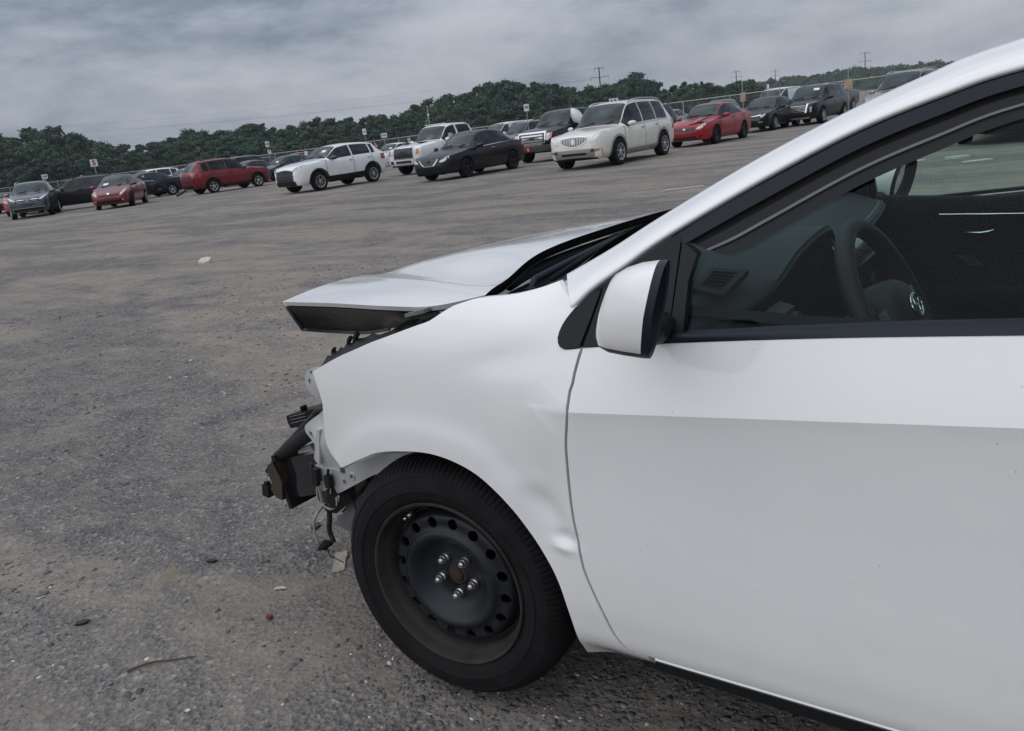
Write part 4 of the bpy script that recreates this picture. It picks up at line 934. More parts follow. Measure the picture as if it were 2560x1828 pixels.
car('parked_crossover', 'large black crossover with wide chrome-edged grille and a sheet on its windshield', 'car', (-11.0, 41.3), 266, (4.98, 1.975, 1.75, 2.90, .95), 'suv', 'paint_black', 'ten', .37, dict(front=f_palisade, rails=M['alloy'], paper=(.62, .75), chrome_handles=True), RW)
car('parked_crossover', 'dusty tan-grey crossover with roof rails behind the near car roof line', 'car', (-5.94, 35.98), 264.3, (4.85, 1.92, 1.80, 2.82, .98), 'suv', 'paint_tan', 'ten', .37, dict(front=f_plain, rails=M['alloy']), RW)
car('pickup_truck', 'dark green pickup behind the fence, right of the large black crossover', 'truck', (-14.7, 57.6), 262, (5.5, 1.95, 1.80, 3.2, .95), 'pickup', 'paint_green', 'six', .38, dict(front=f_plain), 'vehicles beyond the fence')
car('parked_crossover', 'white crossover behind the torn black sedan, only roof and windows showing', 'car', (-51.6, 31.2), 266, (4.7, 1.86, 1.66, 2.75, .92), 'suv', 'paint_white', 'ten', .33, dict(front=f_plain), RW)
car('parked_sedan', 'white sedan directly left of the red boxy crossover', 'car', (-48.1, 31.8), 262, (4.65, 1.80, 1.45, 2.70, .92), 'sedan', 'paint_white', 'ten', .33, dict(front=f_plain), RW)
car('parked_hatchback', 'orange-red hatchback showing above the grey-green crossover', 'car', (-48.4, 21.9), 320, (4.3, 1.78, 1.56, 2.60, .88), 'suv', 'paint_orange', 'ten', .33, dict(front=f_plain), RW)
car('parked_crossover', 'black crossover with silver roof rails behind the dark red boxy crossover', 'car', (-50.3, 37.1), 266, (4.8, 1.92, 1.80, 2.8, .92), 'suv', 'paint_black2', 'ten', .37, dict(front=f_plain, rails=M['alloy']), RW)
car('parked_sedan', 'white and red car at the far left edge of the lot', 'car', (-60.6, 27.9), 300, (4.6, 1.8, 1.46, 2.7, .92), 'sedan', 'paint_white', 'ten', .33, dict(front=f_plain), RW)
car('parked_hatchback', 'deep red car cut by the left edge of the picture', 'car', (-58.9, 25.0), 318, (4.4, 1.78, 1.30, 2.62, .90), 'hatch', 'paint_maroon', 'ten', .32, dict(front=f_wrecked), RW)
car('parked_sedan', 'black sedan seen through the far door window of the near car', 'car', (-.55, 19.6), 268, (4.7, 1.84, 1.46, 2.75, .93), 'sedan', 'paint_black', 'ten', .33, dict(front=f_window), 'cars across the lane')
car('delivery_van', 'long white van with a high roof behind the grey off-roader', 'van', (-31.5, 52.6), 255, (5.9, 2.05, 2.3, 3.7, .95), 'van', 'paint_white', 'steel', .36, dict(front=f_plain), 'vehicles beyond the fence')
car('delivery_van', 'smaller white box van left of the long white van', 'van', (-38.5, 54.5), 262, (5.4, 2.0, 2.05, 3.5, .95), 'van', 'paint_white', 'steel', .36, dict(front=f_plain), 'vehicles beyond the fence')
# more roofs beyond the fence
BEY = [('paint_orange', -74, 53.5, 'suv', 'orange-red car roof beyond the fence behind the black wagon'), ('paint_red', -63.0, 53.8, 'suv', 'red car roof beyond the fence left of the red boxy crossover'), ('paint_white', -79, 54, 'sedan', 'white car roof beyond the fence behind the grey-green crossover'),
       ('paint_silver', -57.5, 54.2, 'sedan', 'silver car beyond the fence behind the dark blue hatchback'), ('paint_silver', -24.5, 54, 'sedan', 'silver sedan beyond the fence left of the red sedan'), ('paint_grey', -21.0, 54.6, 'suv', 'dark grey car beyond the fence behind the red sedan roof'),
       ('paint_white', -17.2, 55.0, 'van', 'white van beyond the fence between the red and black sedans'), ('paint_navy', -69, 54, 'suv', 'dark blue car roof beyond the fence above the torn sedan'), ('paint_white', -10.5, 55.5, 'sedan', 'pale wrecked car beyond the fence above the green pickup')]
for i, (c_, x, y, k, lab) in enumerate(BEY):
    car('parked_car' if k != 'van' else 'delivery_van', lab, 'car' if k != 'van' else 'van', (x, y), 262+7*(i % 3), (4.6, 1.84, {'suv': 1.70, 'sedan': 1.46, 'van': 2.0}[k], 2.7, .92), k, c_, 'ten', .34, dict(front=f_plain), 'vehicles beyond the fence')
# ------------------------------------------------------------------ the damaged white car beside the camera
# car frame = world frame: X towards the tail, Y across (0 = left flank, 1.776 = right flank), front axle at X = 0
CW = 1.776
def car_white():
    m = bpy.data.materials.new('near_white_paint'); m.use_nodes = True; t = m.node_tree; b = t.nodes['Principled BSDF']; L = t.links.new; nd = t.nodes.new
    tcn = nd('ShaderNodeTexCoord')
    n = nd('ShaderNodeTexNoise'); n.inputs['Scale'].default_value = 2.2; n.inputs['Detail'].default_value = 8; n.inputs['Roughness'].default_value = .62; L(tcn.outputs['Object'], n.inputs['Vector'])
    r = nd('ShaderNodeValToRGB'); L(n.outputs['Fac'], r.inputs[0]); e = r.color_ramp.elements
    e[0].position = .30; e[0].color = (.77, .775, .785, 1); e[1].position = .68; e[1].color = (.82, .82, .825, 1)
    # sparse specks of road dirt
    v = nd('ShaderNodeTexVoronoi'); v.inputs['Scale'].default_value = 46; L(tcn.outputs['Object'], v.inputs['Vector'])
    s = nd('ShaderNodeMath'); s.operation = 'LESS_THAN'; L(v.outputs['Distance'], s.inputs[0]); s.inputs[1].default_value = .045
    vc = nd('ShaderNodeSeparateColor'); L(v.outputs['Color'], vc.inputs[0]); s2 = nd('ShaderNodeMath'); s2.operation = 'GREATER_THAN'; L(vc.outputs[0], s2.inputs[0]); s2.inputs[1].default_value = .86
    s3 = nd('ShaderNodeMath'); s3.operation = 'MULTIPLY'; L(s.outputs[0], s3.inputs[0]); L(s2.outputs[0], s3.inputs[1])
    mx = nd('ShaderNodeMix'); mx.data_type = 'RGBA'; L(s3.outputs[0], mx.inputs[0]); L(r.outputs[0], mx.inputs[6]); mx.inputs[7].default_value = (.30, .28, .26, 1)
    # thin film of dust, thickest low on the panels
    sp = nd('ShaderNodeSeparateXYZ'); g = nd('ShaderNodeNewGeometry'); L(g.outputs['Position'], sp.inputs[0])
    mr = nd('ShaderNodeMapRange'); L(sp.outputs[2], mr.inputs[0]); mr.inputs[1].default_value = .18; mr.inputs[2].default_value = .60; mr.inputs[3].default_value = .30; mr.inputs[4].default_value = .0
    n3 = nd('ShaderNodeTexNoise'); n3.inputs['Scale'].default_value = 9; n3.inputs['Detail'].default_value = 7; L(tcn.outputs['Object'], n3.inputs['Vector'])
    mu = nd('ShaderNodeMath'); mu.operation = 'MULTIPLY'; L(mr.outputs[0], mu.inputs[0]); L(n3.outputs['Fac'], mu.inputs[1])
    mx2 = nd('ShaderNodeMix'); mx2.data_type = 'RGBA'; L(mu.outputs[0], mx2.inputs[0]); L(mx.outputs[2], mx2.inputs[6]); mx2.inputs[7].default_value = (.38, .35, .31, 1)
    L(mx2.outputs[2], b.inputs['Base Color'])
    b.inputs['Roughness'].default_value = .45; b.inputs['Coat Weight'].default_value = 1.0
    rr = nd('ShaderNodeMapRange'); L(n3.outputs['Fac'], rr.inputs[0]); rr.inputs[3].default_value = .03; rr.inputs[4].default_value = .10; L(rr.outputs[0], b.inputs['Coat Roughness'])
    return m
M['white'] = car_white()
M['frame_black'] = mat('frame_black', (.013, .015, .024), .45, spec=.22, var=.1, vscale=10)
M['trim_black'] = mat('trim_black', (.012, .013, .015), .45, spec=.2)
M['seal_grey'] = mat('seal_grey', (.10, .105, .115), .45)
M['cloth_dark'] = mat('cabin_dark', (.006, .007, .010), .85, spec=.2, var=.2, vscale=12)
M['dash'] = mat('dash_soft', (.026, .032, .038), .6, spec=.25, bump=.2, bscale=420)
M['leather'] = mat('steering_leather', (.015, .016, .018), .5, spec=.3, bump=.25, bscale=260)
M['bare_metal'] = mat('primer_metal', (.50, .51, .52), .42, .35, var=.16, vscale=14)
M['dull_metal'] = mat('dull_metal', (.20, .21, .22), .5, .5, var=.25, vscale=16)
M['steel_wheel'] = mat('steel_wheel', (.014, .016, .021), .42, .1, .0, spec=.35, var=.28, vscale=9)
M['rim_dirty'] = mat('rim_dirty', (.034, .030, .028), .65, .1, spec=.25, var=.35, vscale=14)
M['tyre'] = mat('tyre_rubber', (.011, .011, .012), .75, spec=.18, var=.35, vscale=14, bump=.15, bscale=120)
M['rust'] = mat('rusty_hub', (.040, .024, .018), .85, .2, var=.5, vscale=40)
M['nut'] = mat('lug_nut', (.50, .50, .51), .28, .95)
M['wire_tan'] = mat('wire_tan', (.30, .28, .24), .6); M['tape_black'] = mat('loom_tape', (.012, .012, .013), .6, bump=.4, bscale=90)
M['foam_brown'] = mat('absorber', (.040, .030, .020), .7, var=.35, vscale=10)
M['win'] = glass_mat('door_glass', (.78, .89, .85), base=.009); M['wsh'] = glass_mat('windshield_glass', (.66, .78, .76), base=.02)
M['mirror_glass'] = mat('mirror_glass', (.75, .78, .80), .01, 1)

def crease(x): return .7606+.0726*min(x, 2.2)
def ylow(x, z):
    zc = crease(x); return pw([(.16, .150), (.20, .105), (.24, .060), (.28, .020), (.34, .006), (.44, .002), (.56, .002), (.66, .000), (zc-.02, -.0075), (zc, -.0105)], z)
def yupp(x, z):
    zc = crease(x); return pw([(zc-.03, -.018), (zc, -.0105), (zc+.05, .006), (zc+.10, .025), (zc+.14, .041), (zc+.20, .072), (zc+.26, .11)], z)
def yfend(x, z):
    y = pw([(.16, .050), (.20, .034), (.24, .021), (.30, .009), (.45, .004), (.60, .000), (.70, .000), (.78, .004), (.86, .016), (.91, .030), (.95, .050), (.98, .076), (1.01, .112), (1.06, .18)], z)
    zl = .875+.19*x
    y += .005*math.exp(-((z-(zl-.05))/.035)**2)*sm(.08, .28, x)
    r = math.hypot(x, z-.31)
    q_ = r-.398-.02*sm(0, .3, x); u_ = .5*(q_+math.sqrt(q_*q_+.00020)); y += .42*u_*math.exp(-u_/.05)*sm(.40, .60, z)*(1-.6*sm(.15, .36, x))-.006*(1-sm(.36, .40, r))*0
    y += .018*math.exp(-((x-.345)/.06)**2-((z-.57)/.12)**2)
    # knocked-in valley running down to the door gap, and the sharp dent at its foot
    ax_, az_, bx2, bz2 = .235, .655, .385, .530; L2 = (bx2-ax_)**2+(bz2-az_)**2
    t_ = ((x-ax_)*(bx2-ax_)+(z-az_)*(bz2-az_))/L2; dv = ((x-ax_)*(bz2-az_)-(z-az_)*(bx2-ax_))/math.sqrt(L2)
    y += .008*math.exp(-(dv/.030)**2)*sm(-.35, .45, t_)*(1-sm(1.0, 1.4, t_))
    y += .022*math.exp(-((x-.382)/.028)**2-((z-.516)/.013)**2)-.016*math.exp(-((x-.374)/.030)**2-((z-.494)/.011)**2)
    y -= .006*math.exp(-((x-.30)/.05)**2-((z-.62)/.03)**2)
    # folded triangle below the end of the flank crease
    fd = ((x-.315)*.085+(z-.797)*.085)/.120
    if z < .797: y += .24*max(0, fd)*sm(.655, .72, z)
    return y
def flank(x, z, f):
    w_ = sm(.28, .44, x); y = 0
    if w_ > 0: y += w_*f(x, z)
    if w_ < 1: y += (1-w_)*yfend(x, z)
    if x < 0: y += .35*x*x
    if x > 2.3: y += .11*(x-2.3)**2
    return y
def yl(x, z): return flank(x, z, ylow)
def yu(x, z): return flank(x, z, yupp)
def yside(x, z): return yl(x, z) if z < crease(x) else yu(x, z)
def yghost(x, z): return .05+.52*(z-.955)
def inside(P, poly):
    x, y = P[:, 0], P[:, 1]; c = np.zeros(len(P), bool); n = len(poly); j = n-1
    for i in range(n):
        xi, yi = poly[i]; xj, yj = poly[j]
        k = ((yi > y) != (yj > y)) & (x < (xj-xi)*(y-yi)/(yj-yi+1e-12)+xi); c ^= k; j = i
    return c
def clean(L):
    out = []
    for p in L:
        if not out or math.dist(p, out[-1]) > 1e-4: out.append((p[0], p[1]))
    if math.dist(out[0], out[-1]) < 1e-4: out.pop()
    return out
def tri2d(outline, spacing, holes=()):
    """triangulates a polygon with holes on a regular grid of inner points; returns 2D verts, tris, list of boundary loops"""
    loops = [clean(resample(list(outline)+[outline[0]], spacing))]+[clean(resample(list(h)+[h[0]], spacing*.6)) for h in holes]
    B = []; E = []; LP = []
    for lp in loops:
        n0 = len(B); B += lp; E += [(n0+i, n0+(i+1) % len(lp)) for i in range(len(lp))]; LP.append(list(range(n0, n0+len(lp))))
    A = np.array(loops[0]); lo, hi = A.min(0), A.max(0)
    gx_, gz_ = np.meshgrid(np.arange(lo[0], hi[0], spacing), np.arange(lo[1], hi[1], spacing)); gx_ = gx_+(np.arange(gx_.shape[0]) % 2)[:, None]*spacing*.5
    P = np.stack([gx_.ravel(), gz_.ravel()], 1); ok = inside(P, loops[0])
    for lp in loops[1:]: ok &= ~inside(P, lp)
    P = P[ok]; BA = np.array(B)
    d = np.min(np.linalg.norm(P[:, None, :]-BA[None], axis=2), axis=1) if len(P) else np.zeros(0)
    P = P[d > spacing*.55]
    Vs = [Vector(p) for p in B]+[Vector(p) for p in P]
    res = geometry.delaunay_2d_cdt(Vs, E, [], 0, 1e-7)
    v2 = [tuple(v) for v in res[0]]; T = []
    C_ = np.array([np.mean([v2[i] for i in f], axis=0) for f in res[2]]); ok = inside(C_, loops[0])
    for lp in loops[1:]: ok &= ~inside(C_, lp)
    for f, k in zip(res[2], ok):
        if k:
            a, b, c = (v2[i] for i in f[:3])
            T.append(tuple(f) if (b[0]-a[0])*(c[1]-a[1])-(b[1]-a[1])*(c[0]-a[0]) > 0 else tuple(reversed(f)))
    mp_ = {}
    for i, orig in enumerate(res[3]):
        for q in orig: mp_[q] = i
    LP = [[mp_[i] for i in lp if i in mp_] for lp in LP]
    return v2, T, LP
def panel(name, outline, ymap, mat_, parent, sp=.016, holes=(), hem=.014, right=False, off=0.0, regions=None):
    """body panel: height field y(x,z) over a side-view outline, with folded edges; regions = [(outline, ymap)] that share sharp creases"""
    V = []; Nn = []; F = []; e = .004
    for reg, ym in (regions or [(outline, ymap)]):
        v2, T, LP = tri2d(reg, sp, holes); n0 = len(V)
        for x, z in v2:
            V.append((x, ym(x, z)+off, z)); fx = (ym(x+e, z)-ym(x-e, z))/(2*e); fz = (ym(x, z+e)-ym(x, z-e))/(2*e); Nn.append(Vector((fx, -1, fz)).normalized())
        F += [tuple(i+n0 for i in f) for f in T]
        for lp in LP:
            n = len(lp); a = len(V); V += [V[n0+i] for i in lp]; Nn += [Vector((0, 0, 0))]*n
            b = len(V); V += [(V[n0+i][0], V[n0+i][1]+hem, V[n0+i][2]) for i in lp]; Nn += [Vector((0, 0, 0))]*n
            F += [(a+k, b+k, b+(k+1) % n, a+(k+1) % n) for k in range(n)]
    if right:
        V = [(x+FAR_DX[0], CW-y, z) for x, y, z in V]; F = [tuple(reversed(f)) for f in F]; Nn = [Vector((q.x, -q.y, q.z)) for q in Nn]
    me = bpy.data.meshes.new(name); me.from_pydata(V, [], F); me.update(); me.polygons.foreach_set('use_smooth', [True]*len(F))
    me.normals_split_custom_set_from_vertices([tuple(q) for q in Nn]); me.materials.append(mat_)
    return link(name, me, parent)
FAR_DX = [0.0]
NC = empty('damaged_car', (0, 0, 0), 0, 'damaged white sedan with buckled hood and missing bumper filling the right foreground', 'car')
def both(fn):
    for right in (False, True): fn(right)
def mir(P, right): return [(p[0]+FAR_DX[0], CW-p[1], p[2]) if right else tuple(p) for p in P]

TOP = [(-.341, .796), (-.326, .804), (-.226, .845), (-.161, .868), (-.104, .888), (-.061, .901), (-.032, .910), (.030, .929), (.063, .939), (.093, .956), (.117, .968), (.135, .973), (.177, .982), (.248, .988), (.312, 1.0), (.355, 1.013)]
SAIL = [(.415, .975), (.403, .962), (.389, .942), (.382, .919), (.388, .906), (.399, .899), (.434, .903)]
GAP = [(.434, .903), (.431, .892), (.424, .860), (.422, .844), (.417, .828), (.413, .793), (.400, .732), (.396, .692), (.393, .632), (.393, .575), (.397, .531), (.401, .501), (.410, .448), (.444, .362), (.458, .326), (.480, .295), (.507, .288), (.529, .288)]
ARCH = [(.364, .224), (.370, .293), (.355, .376), (.338, .425), (.312, .470), (.284, .514), (.254, .556), (.214, .595), (.166, .627), (.107, .647), (.043, .655), (-.028, .650), (-.107, .636), (-.171, .612), (-.242, .579), (-.279, .562)]
FRONT = [(-.279, .562), (-.298, .574), (-.330, .590), (-.342, .617), (-.329, .678), (-.320, .718), (-.323, .743), (-.334, .773), (-.341, .796)]
fender = smooth_line(ARCH[::-1], .012)+[(.365, .222), (.432, .229), (.527, .247)]+smooth_line(GAP, .014)[::-1]+smooth_line(SAIL, .010)[::-1][1:]+[(.410, .979), (.378, .998), (.355, 1.013)]+smooth_line(TOP, .014)[::-1][1:]+smooth_line(FRONT, .012)[::-1][1:]
GD = [(x+.0065, z) for x, z in GAP]
BELT = [(.4405, .9045), (.615, .9215), (.872, .9415), (1.128, .9575), (1.57, .983)]
door = smooth_line(GD[:-1], .014)+[(.540, .289), (1.515, .289)]+[(1.515, .36), (1.545, .50), (1.565, .80), (1.565, .9825)]+smooth_line(BELT, .03)[::-1][1:]
door = door[::1]
RB = [(1.575, .987), (1.9, 1.0), (2.2, 1.012), (2.42, 1.022)]
rdoor = [(1.525, .292), (2.28, .292), (2.31, .42), (2.40, .56), (2.46, .68), (2.47, .84), (2.43, 1.02)]+RB[::-1]+[(1.575, .80), (1.555, .50), (1.525, .36)]
quarter = [(2.30, .20), (2.33, .35), (2.36, .44), (2.43, .55), (2.53, .63), (2.64, .665), (2.76, .665), (2.88, .63), (2.98, .56), (3.05, .45), (3.08, .32), (3.30, .30), (3.60, .34), (3.66, .50), (3.66, .80), (3.60, .98), (3.2, 1.03), (2.8, 1.035), (2.44, 1.023), (2.48, .84), (2.47, .68), (2.41, .56), (2.32, .42), (2.29, .29)]
rocker = [(.534, .252), (.60, .205), (1.4, .195), (2.28, .20), (2.285, .283), (.540, .283)]
both(lambda r: panel('front_fender', fender, yside, M['white'], NC, .0095 if not r else .03, right=r))
def split_crease(P):
    """cuts a side outline along the flank crease into lower and upper part"""
    P = list(P); n = len(P); lo, up_p = [], []
    s = [p[1]-crease(p[0]) for p in P]
    for i in range(n):
        p, q = P[i], P[(i+1) % n]; a, b = s[i], s[(i+1) % n]
        (up_p if a >= 0 else lo).append(p)
        if (a >= 0) != (b >= 0):
            t = a/(a-b); x = p[0]+(q[0]-p[0])*t; c = (x, crease(x)); up_p.append(c); lo.append(c)
    return [(lo, yl), (up_p, yu)]
both(lambda r: panel('front_door', door, yside, M['white'], NC, .015 if not r else .03, right=r, regions=split_crease(door)))
both(lambda r: panel('rear_door', rdoor, yside, M['white'], NC, .04, right=r, regions=split_crease(rdoor)))
both(lambda r: panel('rear_quarter_panel', quarter, yside, M['white'], NC, .04, right=r))
both(lambda r: panel('rocker_panel', rocker, lambda x, z: yl(x, z)+.004, M['white'], NC, .02, right=r))
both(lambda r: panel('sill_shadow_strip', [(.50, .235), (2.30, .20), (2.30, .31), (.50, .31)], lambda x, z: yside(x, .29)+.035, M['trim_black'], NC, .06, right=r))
# dark packing behind the gap between fender and door
both(lambda r: panel('door_jamb', [(.37, .25), (.62, .25), (.60, .33), (.47, .45), (.45, .90), (.37, .90)], lambda x, z: yside(x, z)+.03, M['arch'], NC, .03, right=r))

both(lambda r: MB().tube(mir([(.545, yl(.545, .288)+.001, .2860), (.9, yl(.9, .288)+.001, .2860), (2.27, yl(2.2, .288)+.001, .2860)], r), .0035, 6).build('sill_edge_highlight', M['alloy'], NC))  # bright metal strip added for the light caught along the door's bottom edge
# greenhouse ------------------------------------------------------
LOWP = [(.408, .059, .973), (.443, .076, 1.005), (.502, .096, 1.043), (.577, .120, 1.091), (.732, .163, 1.172), (.875, .197, 1.237), (.990, .216, 1.275), (1.096, .230, 1.301), (1.35, .243, 1.337), (1.70, .250, 1.352), (2.10, .255, 1.335), (2.50, .250, 1.265), (2.85, .215, 1.13), (3.05, .16, 1.035)]
UPP = [(.349, .143, 1.018), (.390, .153, 1.038), (.452, .170, 1.070), (.530, .193, 1.114), (.690, .236, 1.197), (.840, .270, 1.264), (.955, .293, 1.307), (1.060, .309, 1.338), (1.35, .330, 1.388), (1.70, .335, 1.408), (2.10, .335, 1.395), (2.50, .330, 1.325), (2.85, .32, 1.19), (3.12, .30, 1.055)]
def pillar(right):
    n = 90; A = smooth_line(LOWP, .03); B = smooth_line(UPP, .03)
    pa = [A[min(len(A)-1, round(i*(len(A)-1)/n))] for i in range(n+1)]
    def along(L, t): 
        u = t*(len(L)-1); i = min(int(u), len(L)-2); f = u-i; return Vector(L[i]).lerp(Vector(L[i+1]), f)
    rows = []
    for i in range(n+1):
        t = i/n; u = t*(len(LOWP)-1); k = min(int(u), len(LOWP)-2); f = u-k
        cr_ = lambda L: Vector(tuple(.5*((2*b)+(c-a)*f+(2*a-5*b+4*c-e)*f*f+(3*b-a-3*c+e)*f**3) for a, b, c, e in zip(L[max(k-1, 0)], L[k], L[k+1], L[min(k+2, len(L)-1)])))
        a = cr_(LOWP); b = cr_(UPP); nrm = Vector((0, -.75, .66)); row = [a+Vector((.0, .016, -.004))]
        for j in range(13):
            s = j/12; row.append(a.lerp(b, s)+nrm*(.012*math.sin(math.pi*s)**.75*(1-s)**.8))
        row.append(b+Vector((0, .02, -.012)))
        rows.append(mir(row, right))
    MB().grid(rows).build('roof_pillar', M['white'], NC, smooth=True)
both(pillar)
def sh_grid(name, L, matn, crown, rows_=10, fwd=0, right=False):
    """surface between a left-hand curve and its mirror image; crown / forward bow may run from a to b along the curve"""
    out_ = []; n = len(L)-1
    cr_ = crown if isinstance(crown, tuple) else (crown, crown); fw_ = fwd if isinstance(fwd, tuple) else (fwd, fwd)
    for i, p in enumerate(L):
        row = []; t = i/n
        for j in range(rows_*2+1):
            s = j/(rows_*2); y = p[1]+(CW-2*p[1])*s; q = 1-(2*s-1)**2
            row.append((p[0]+(fw_[0]+(fw_[1]-fw_[0])*t)*q, y, p[2]+(cr_[0]+(cr_[1]-cr_[0])*t)*q))
        out_.append(row)
    return MB().grid(out_).build(name, M[matn], NC, smooth=True)
ws = [(x+.012, y+.018, z-.012) for x, y, z in smooth_line(UPP[:8], .06)]
sh_grid('windshield', ws, 'wsh', (.0, .012), 10, (-.10, -.08))
sh_grid('roof', smooth_line([(1.060, .311, 1.331)]+UPP[8:11]+[(2.42, .332, 1.345)], .08), 'white', (.010, .05), 10, (-.08, 0))
sh_grid('rear_window', smooth_line([(2.42, .332, 1.345), (2.65, .328, 1.27), (2.95, .32, 1.14), (3.10, .30, 1.06)], .06), 'dark_glass', .03, 8, .05)
sh_grid('trunk_lid', smooth_line([(3.08, .20, 1.04), (3.3, .13, 1.03), (3.60, .15, 1.01), (3.68, .20, .93), (3.70, .22, .72)], .06), 'white', .02, 8, .05)
sh_grid('rear_bumper', smooth_line([(3.66, .13, .73), (3.74, .17, .66), (3.75, .17, .45), (3.68, .16, .30), (3.5, .2, .24)], .06), 'white', .0, 8, .05)
# black window surround of the doors
GT = [(.622, 1.062), (.637, 1.052), (.722, 1.101), (.801, 1.146), (.915, 1.201), (1.021, 1.239), (1.099, 1.262), (1.30, 1.298), (1.50, 1.315)]
PL = [(x, z) for x, y, z in LOWP]
def frame(right):
    outer = [(.577, 1.088), (.655, 1.132), (.732, 1.170), (.875, 1.235), (.990, 1.273), (1.096, 1.299), (1.35, 1.335), (1.56, 1.345)]
    # band along the roof line, in three steps of depth
    def band(name, fo, fi, off, m_):
        OUT = outer; INN = [(.622, 1.075), (.680, 1.1035), (.745, 1.136), (.880, 1.201), (.992, 1.241), (1.095, 1.270), (1.33, 1.307), (1.55, 1.320)]; n = 84
        def c2(L, t):
            u = t*(len(L)-1); k = min(int(u), len(L)-2); f = u-k
            return Vector(tuple(.5*((2*b)+(c-a)*f+(2*a-5*b+4*c-e)*f*f+(3*b-a-3*c+e)*f**3) for a, b, c, e in zip(L[max(k-1, 0)], L[k], L[k+1], L[min(k+2, len(L)-1)])))
        rows = []
        for i in range(n+1):
            a = c2(OUT, i/n); b = c2(INN, i/n)
            p = a.lerp(b, fo); q = a.lerp(b, fi); rows.append(mir([(p.x, yghost(*p)+off, p.y), (q.x, yghost(*q)+off, q.y)], right))
        MB().grid(rows).build(name, M[m_], NC, smooth=True)
    band('window_frame_gap', -.02, .12, .016, 'arch'); band('window_frame', .12, .80, .004, 'frame_black'); band('window_frame_step', .78, 1.20, .018, 'arch'); band('window_channel', 1.16, 1.62, .013, 'trim_black')
    band('window_seal', 1.62, 1.75, .009, 'seal_grey'); band('inner_frame', 1.74, 2.38, .014, 'trim_black')
    panel('window_division_bar', [(.607, .926), (.632, .928), (.628, 1.02), (.637, 1.060), (.622, 1.071), (.607, 1.080)], lambda x, z: yghost(x, z)+.004, M['trim_black'], NC, .03, right=right, hem=.02)
    panel('window_frame_rear_post', [(1.525, .985), (1.60, .987), (1.585, 1.345), (1.525, 1.34)], lambda x, z: yghost(x, z)+.004, M['frame_black'], NC, .05, right=right)
    # quarter trim in front of the mirror
    panel('quarter_trim', smooth_line([(.459, 1.000), (.4445, 1.0), (.418, .975), (.405, .9615), (.391, .942), (.384, .919), (.389, .907), (.400, .9025), (.4325, .906)], .006)+[(.4475, .955)], lambda x, z: yghost(x, z)+.004, M['trim_black'], NC, .012, right=right)
    panel('mirror_sail_panel', [(.4415, .9065), (.605, .922), (.604, 1.090), (.588, 1.090), (.577, 1.084), (.502, 1.036), (.467, 1.012), (.4535, .955)], lambda x, z: yghost(x, z)+.003, M['trim_black'], NC, .02, right=right)
    panel('seam_packing', [(.43, .908), (.47, .908), (.48, 1.02), (.45, 1.0)], lambda x, z: yghost(x, z)+.014, M['arch'], NC, .03, right=right)
    bl = smooth_line([(.60, .9205), (.872, .9415), (1.128, .9575), (1.57, .983)], .04)
    MB().grid([mir([(x, yside(x, z)+.004, z-.001), (x, yghost(x, z+.012)-.010, z+.006), (x, yghost(x, z+.014)+.002, z+.014), (x, yghost(x, z)+.03, z+.014)], right) for x, z in bl]).build('belt_seal', M['frame_black'], NC, smooth=True)
    gl = [(.607, .936), (.872, .955), (1.128, .971), (1.53, .992), (1.528, 1.31)]+[(1.50, 1.305), (1.30, 1.288), (1.099, 1.252), (1.021, 1.229), (.915, 1.191), (.801, 1.136), (.722, 1.091), (.634, 1.045), (.612, 1.03)]
    panel('door_window_glass', gl, lambda x, z: yghost(x, z)+.020, M['win'], NC, .06, hem=.0005, right=right)
    rg = [(1.60, .998), (2.40, 1.03), (2.42, 1.24), (2.10, 1.31), (1.59, 1.33)]
    panel('rear_door_glass', rg, lambda x, z: yghost(x, z)+.012, M['win'], NC, .08, hem=.0005, right=right)
    panel('rear_window_frame', [(1.57, .985), (2.62, 1.03), (2.55, 1.22), (2.45, 1.262), (2.10, 1.33), (1.57, 1.345)], lambda x, z: yghost(x, z)+.006, M['frame_black'], NC, .05, right=right, holes=[[(1.62, 1.01), (1.61, 1.315), (2.08, 1.30), (2.40, 1.23), (2.38, 1.04)]])
    # pale seal between fender and pillar foot
    MB().grid([mir([(.346, .120, 1.004), (.362, .128, 1.012)], right), mir([(.366, .098, .996), (.383, .104, 1.006)], right), mir([(.402, .062, .972), (.412, .063, .979)], right)]).build('pillar_foot_seal', M['bare_metal'], NC)
FAR_DX[0] = -.055; both(frame)

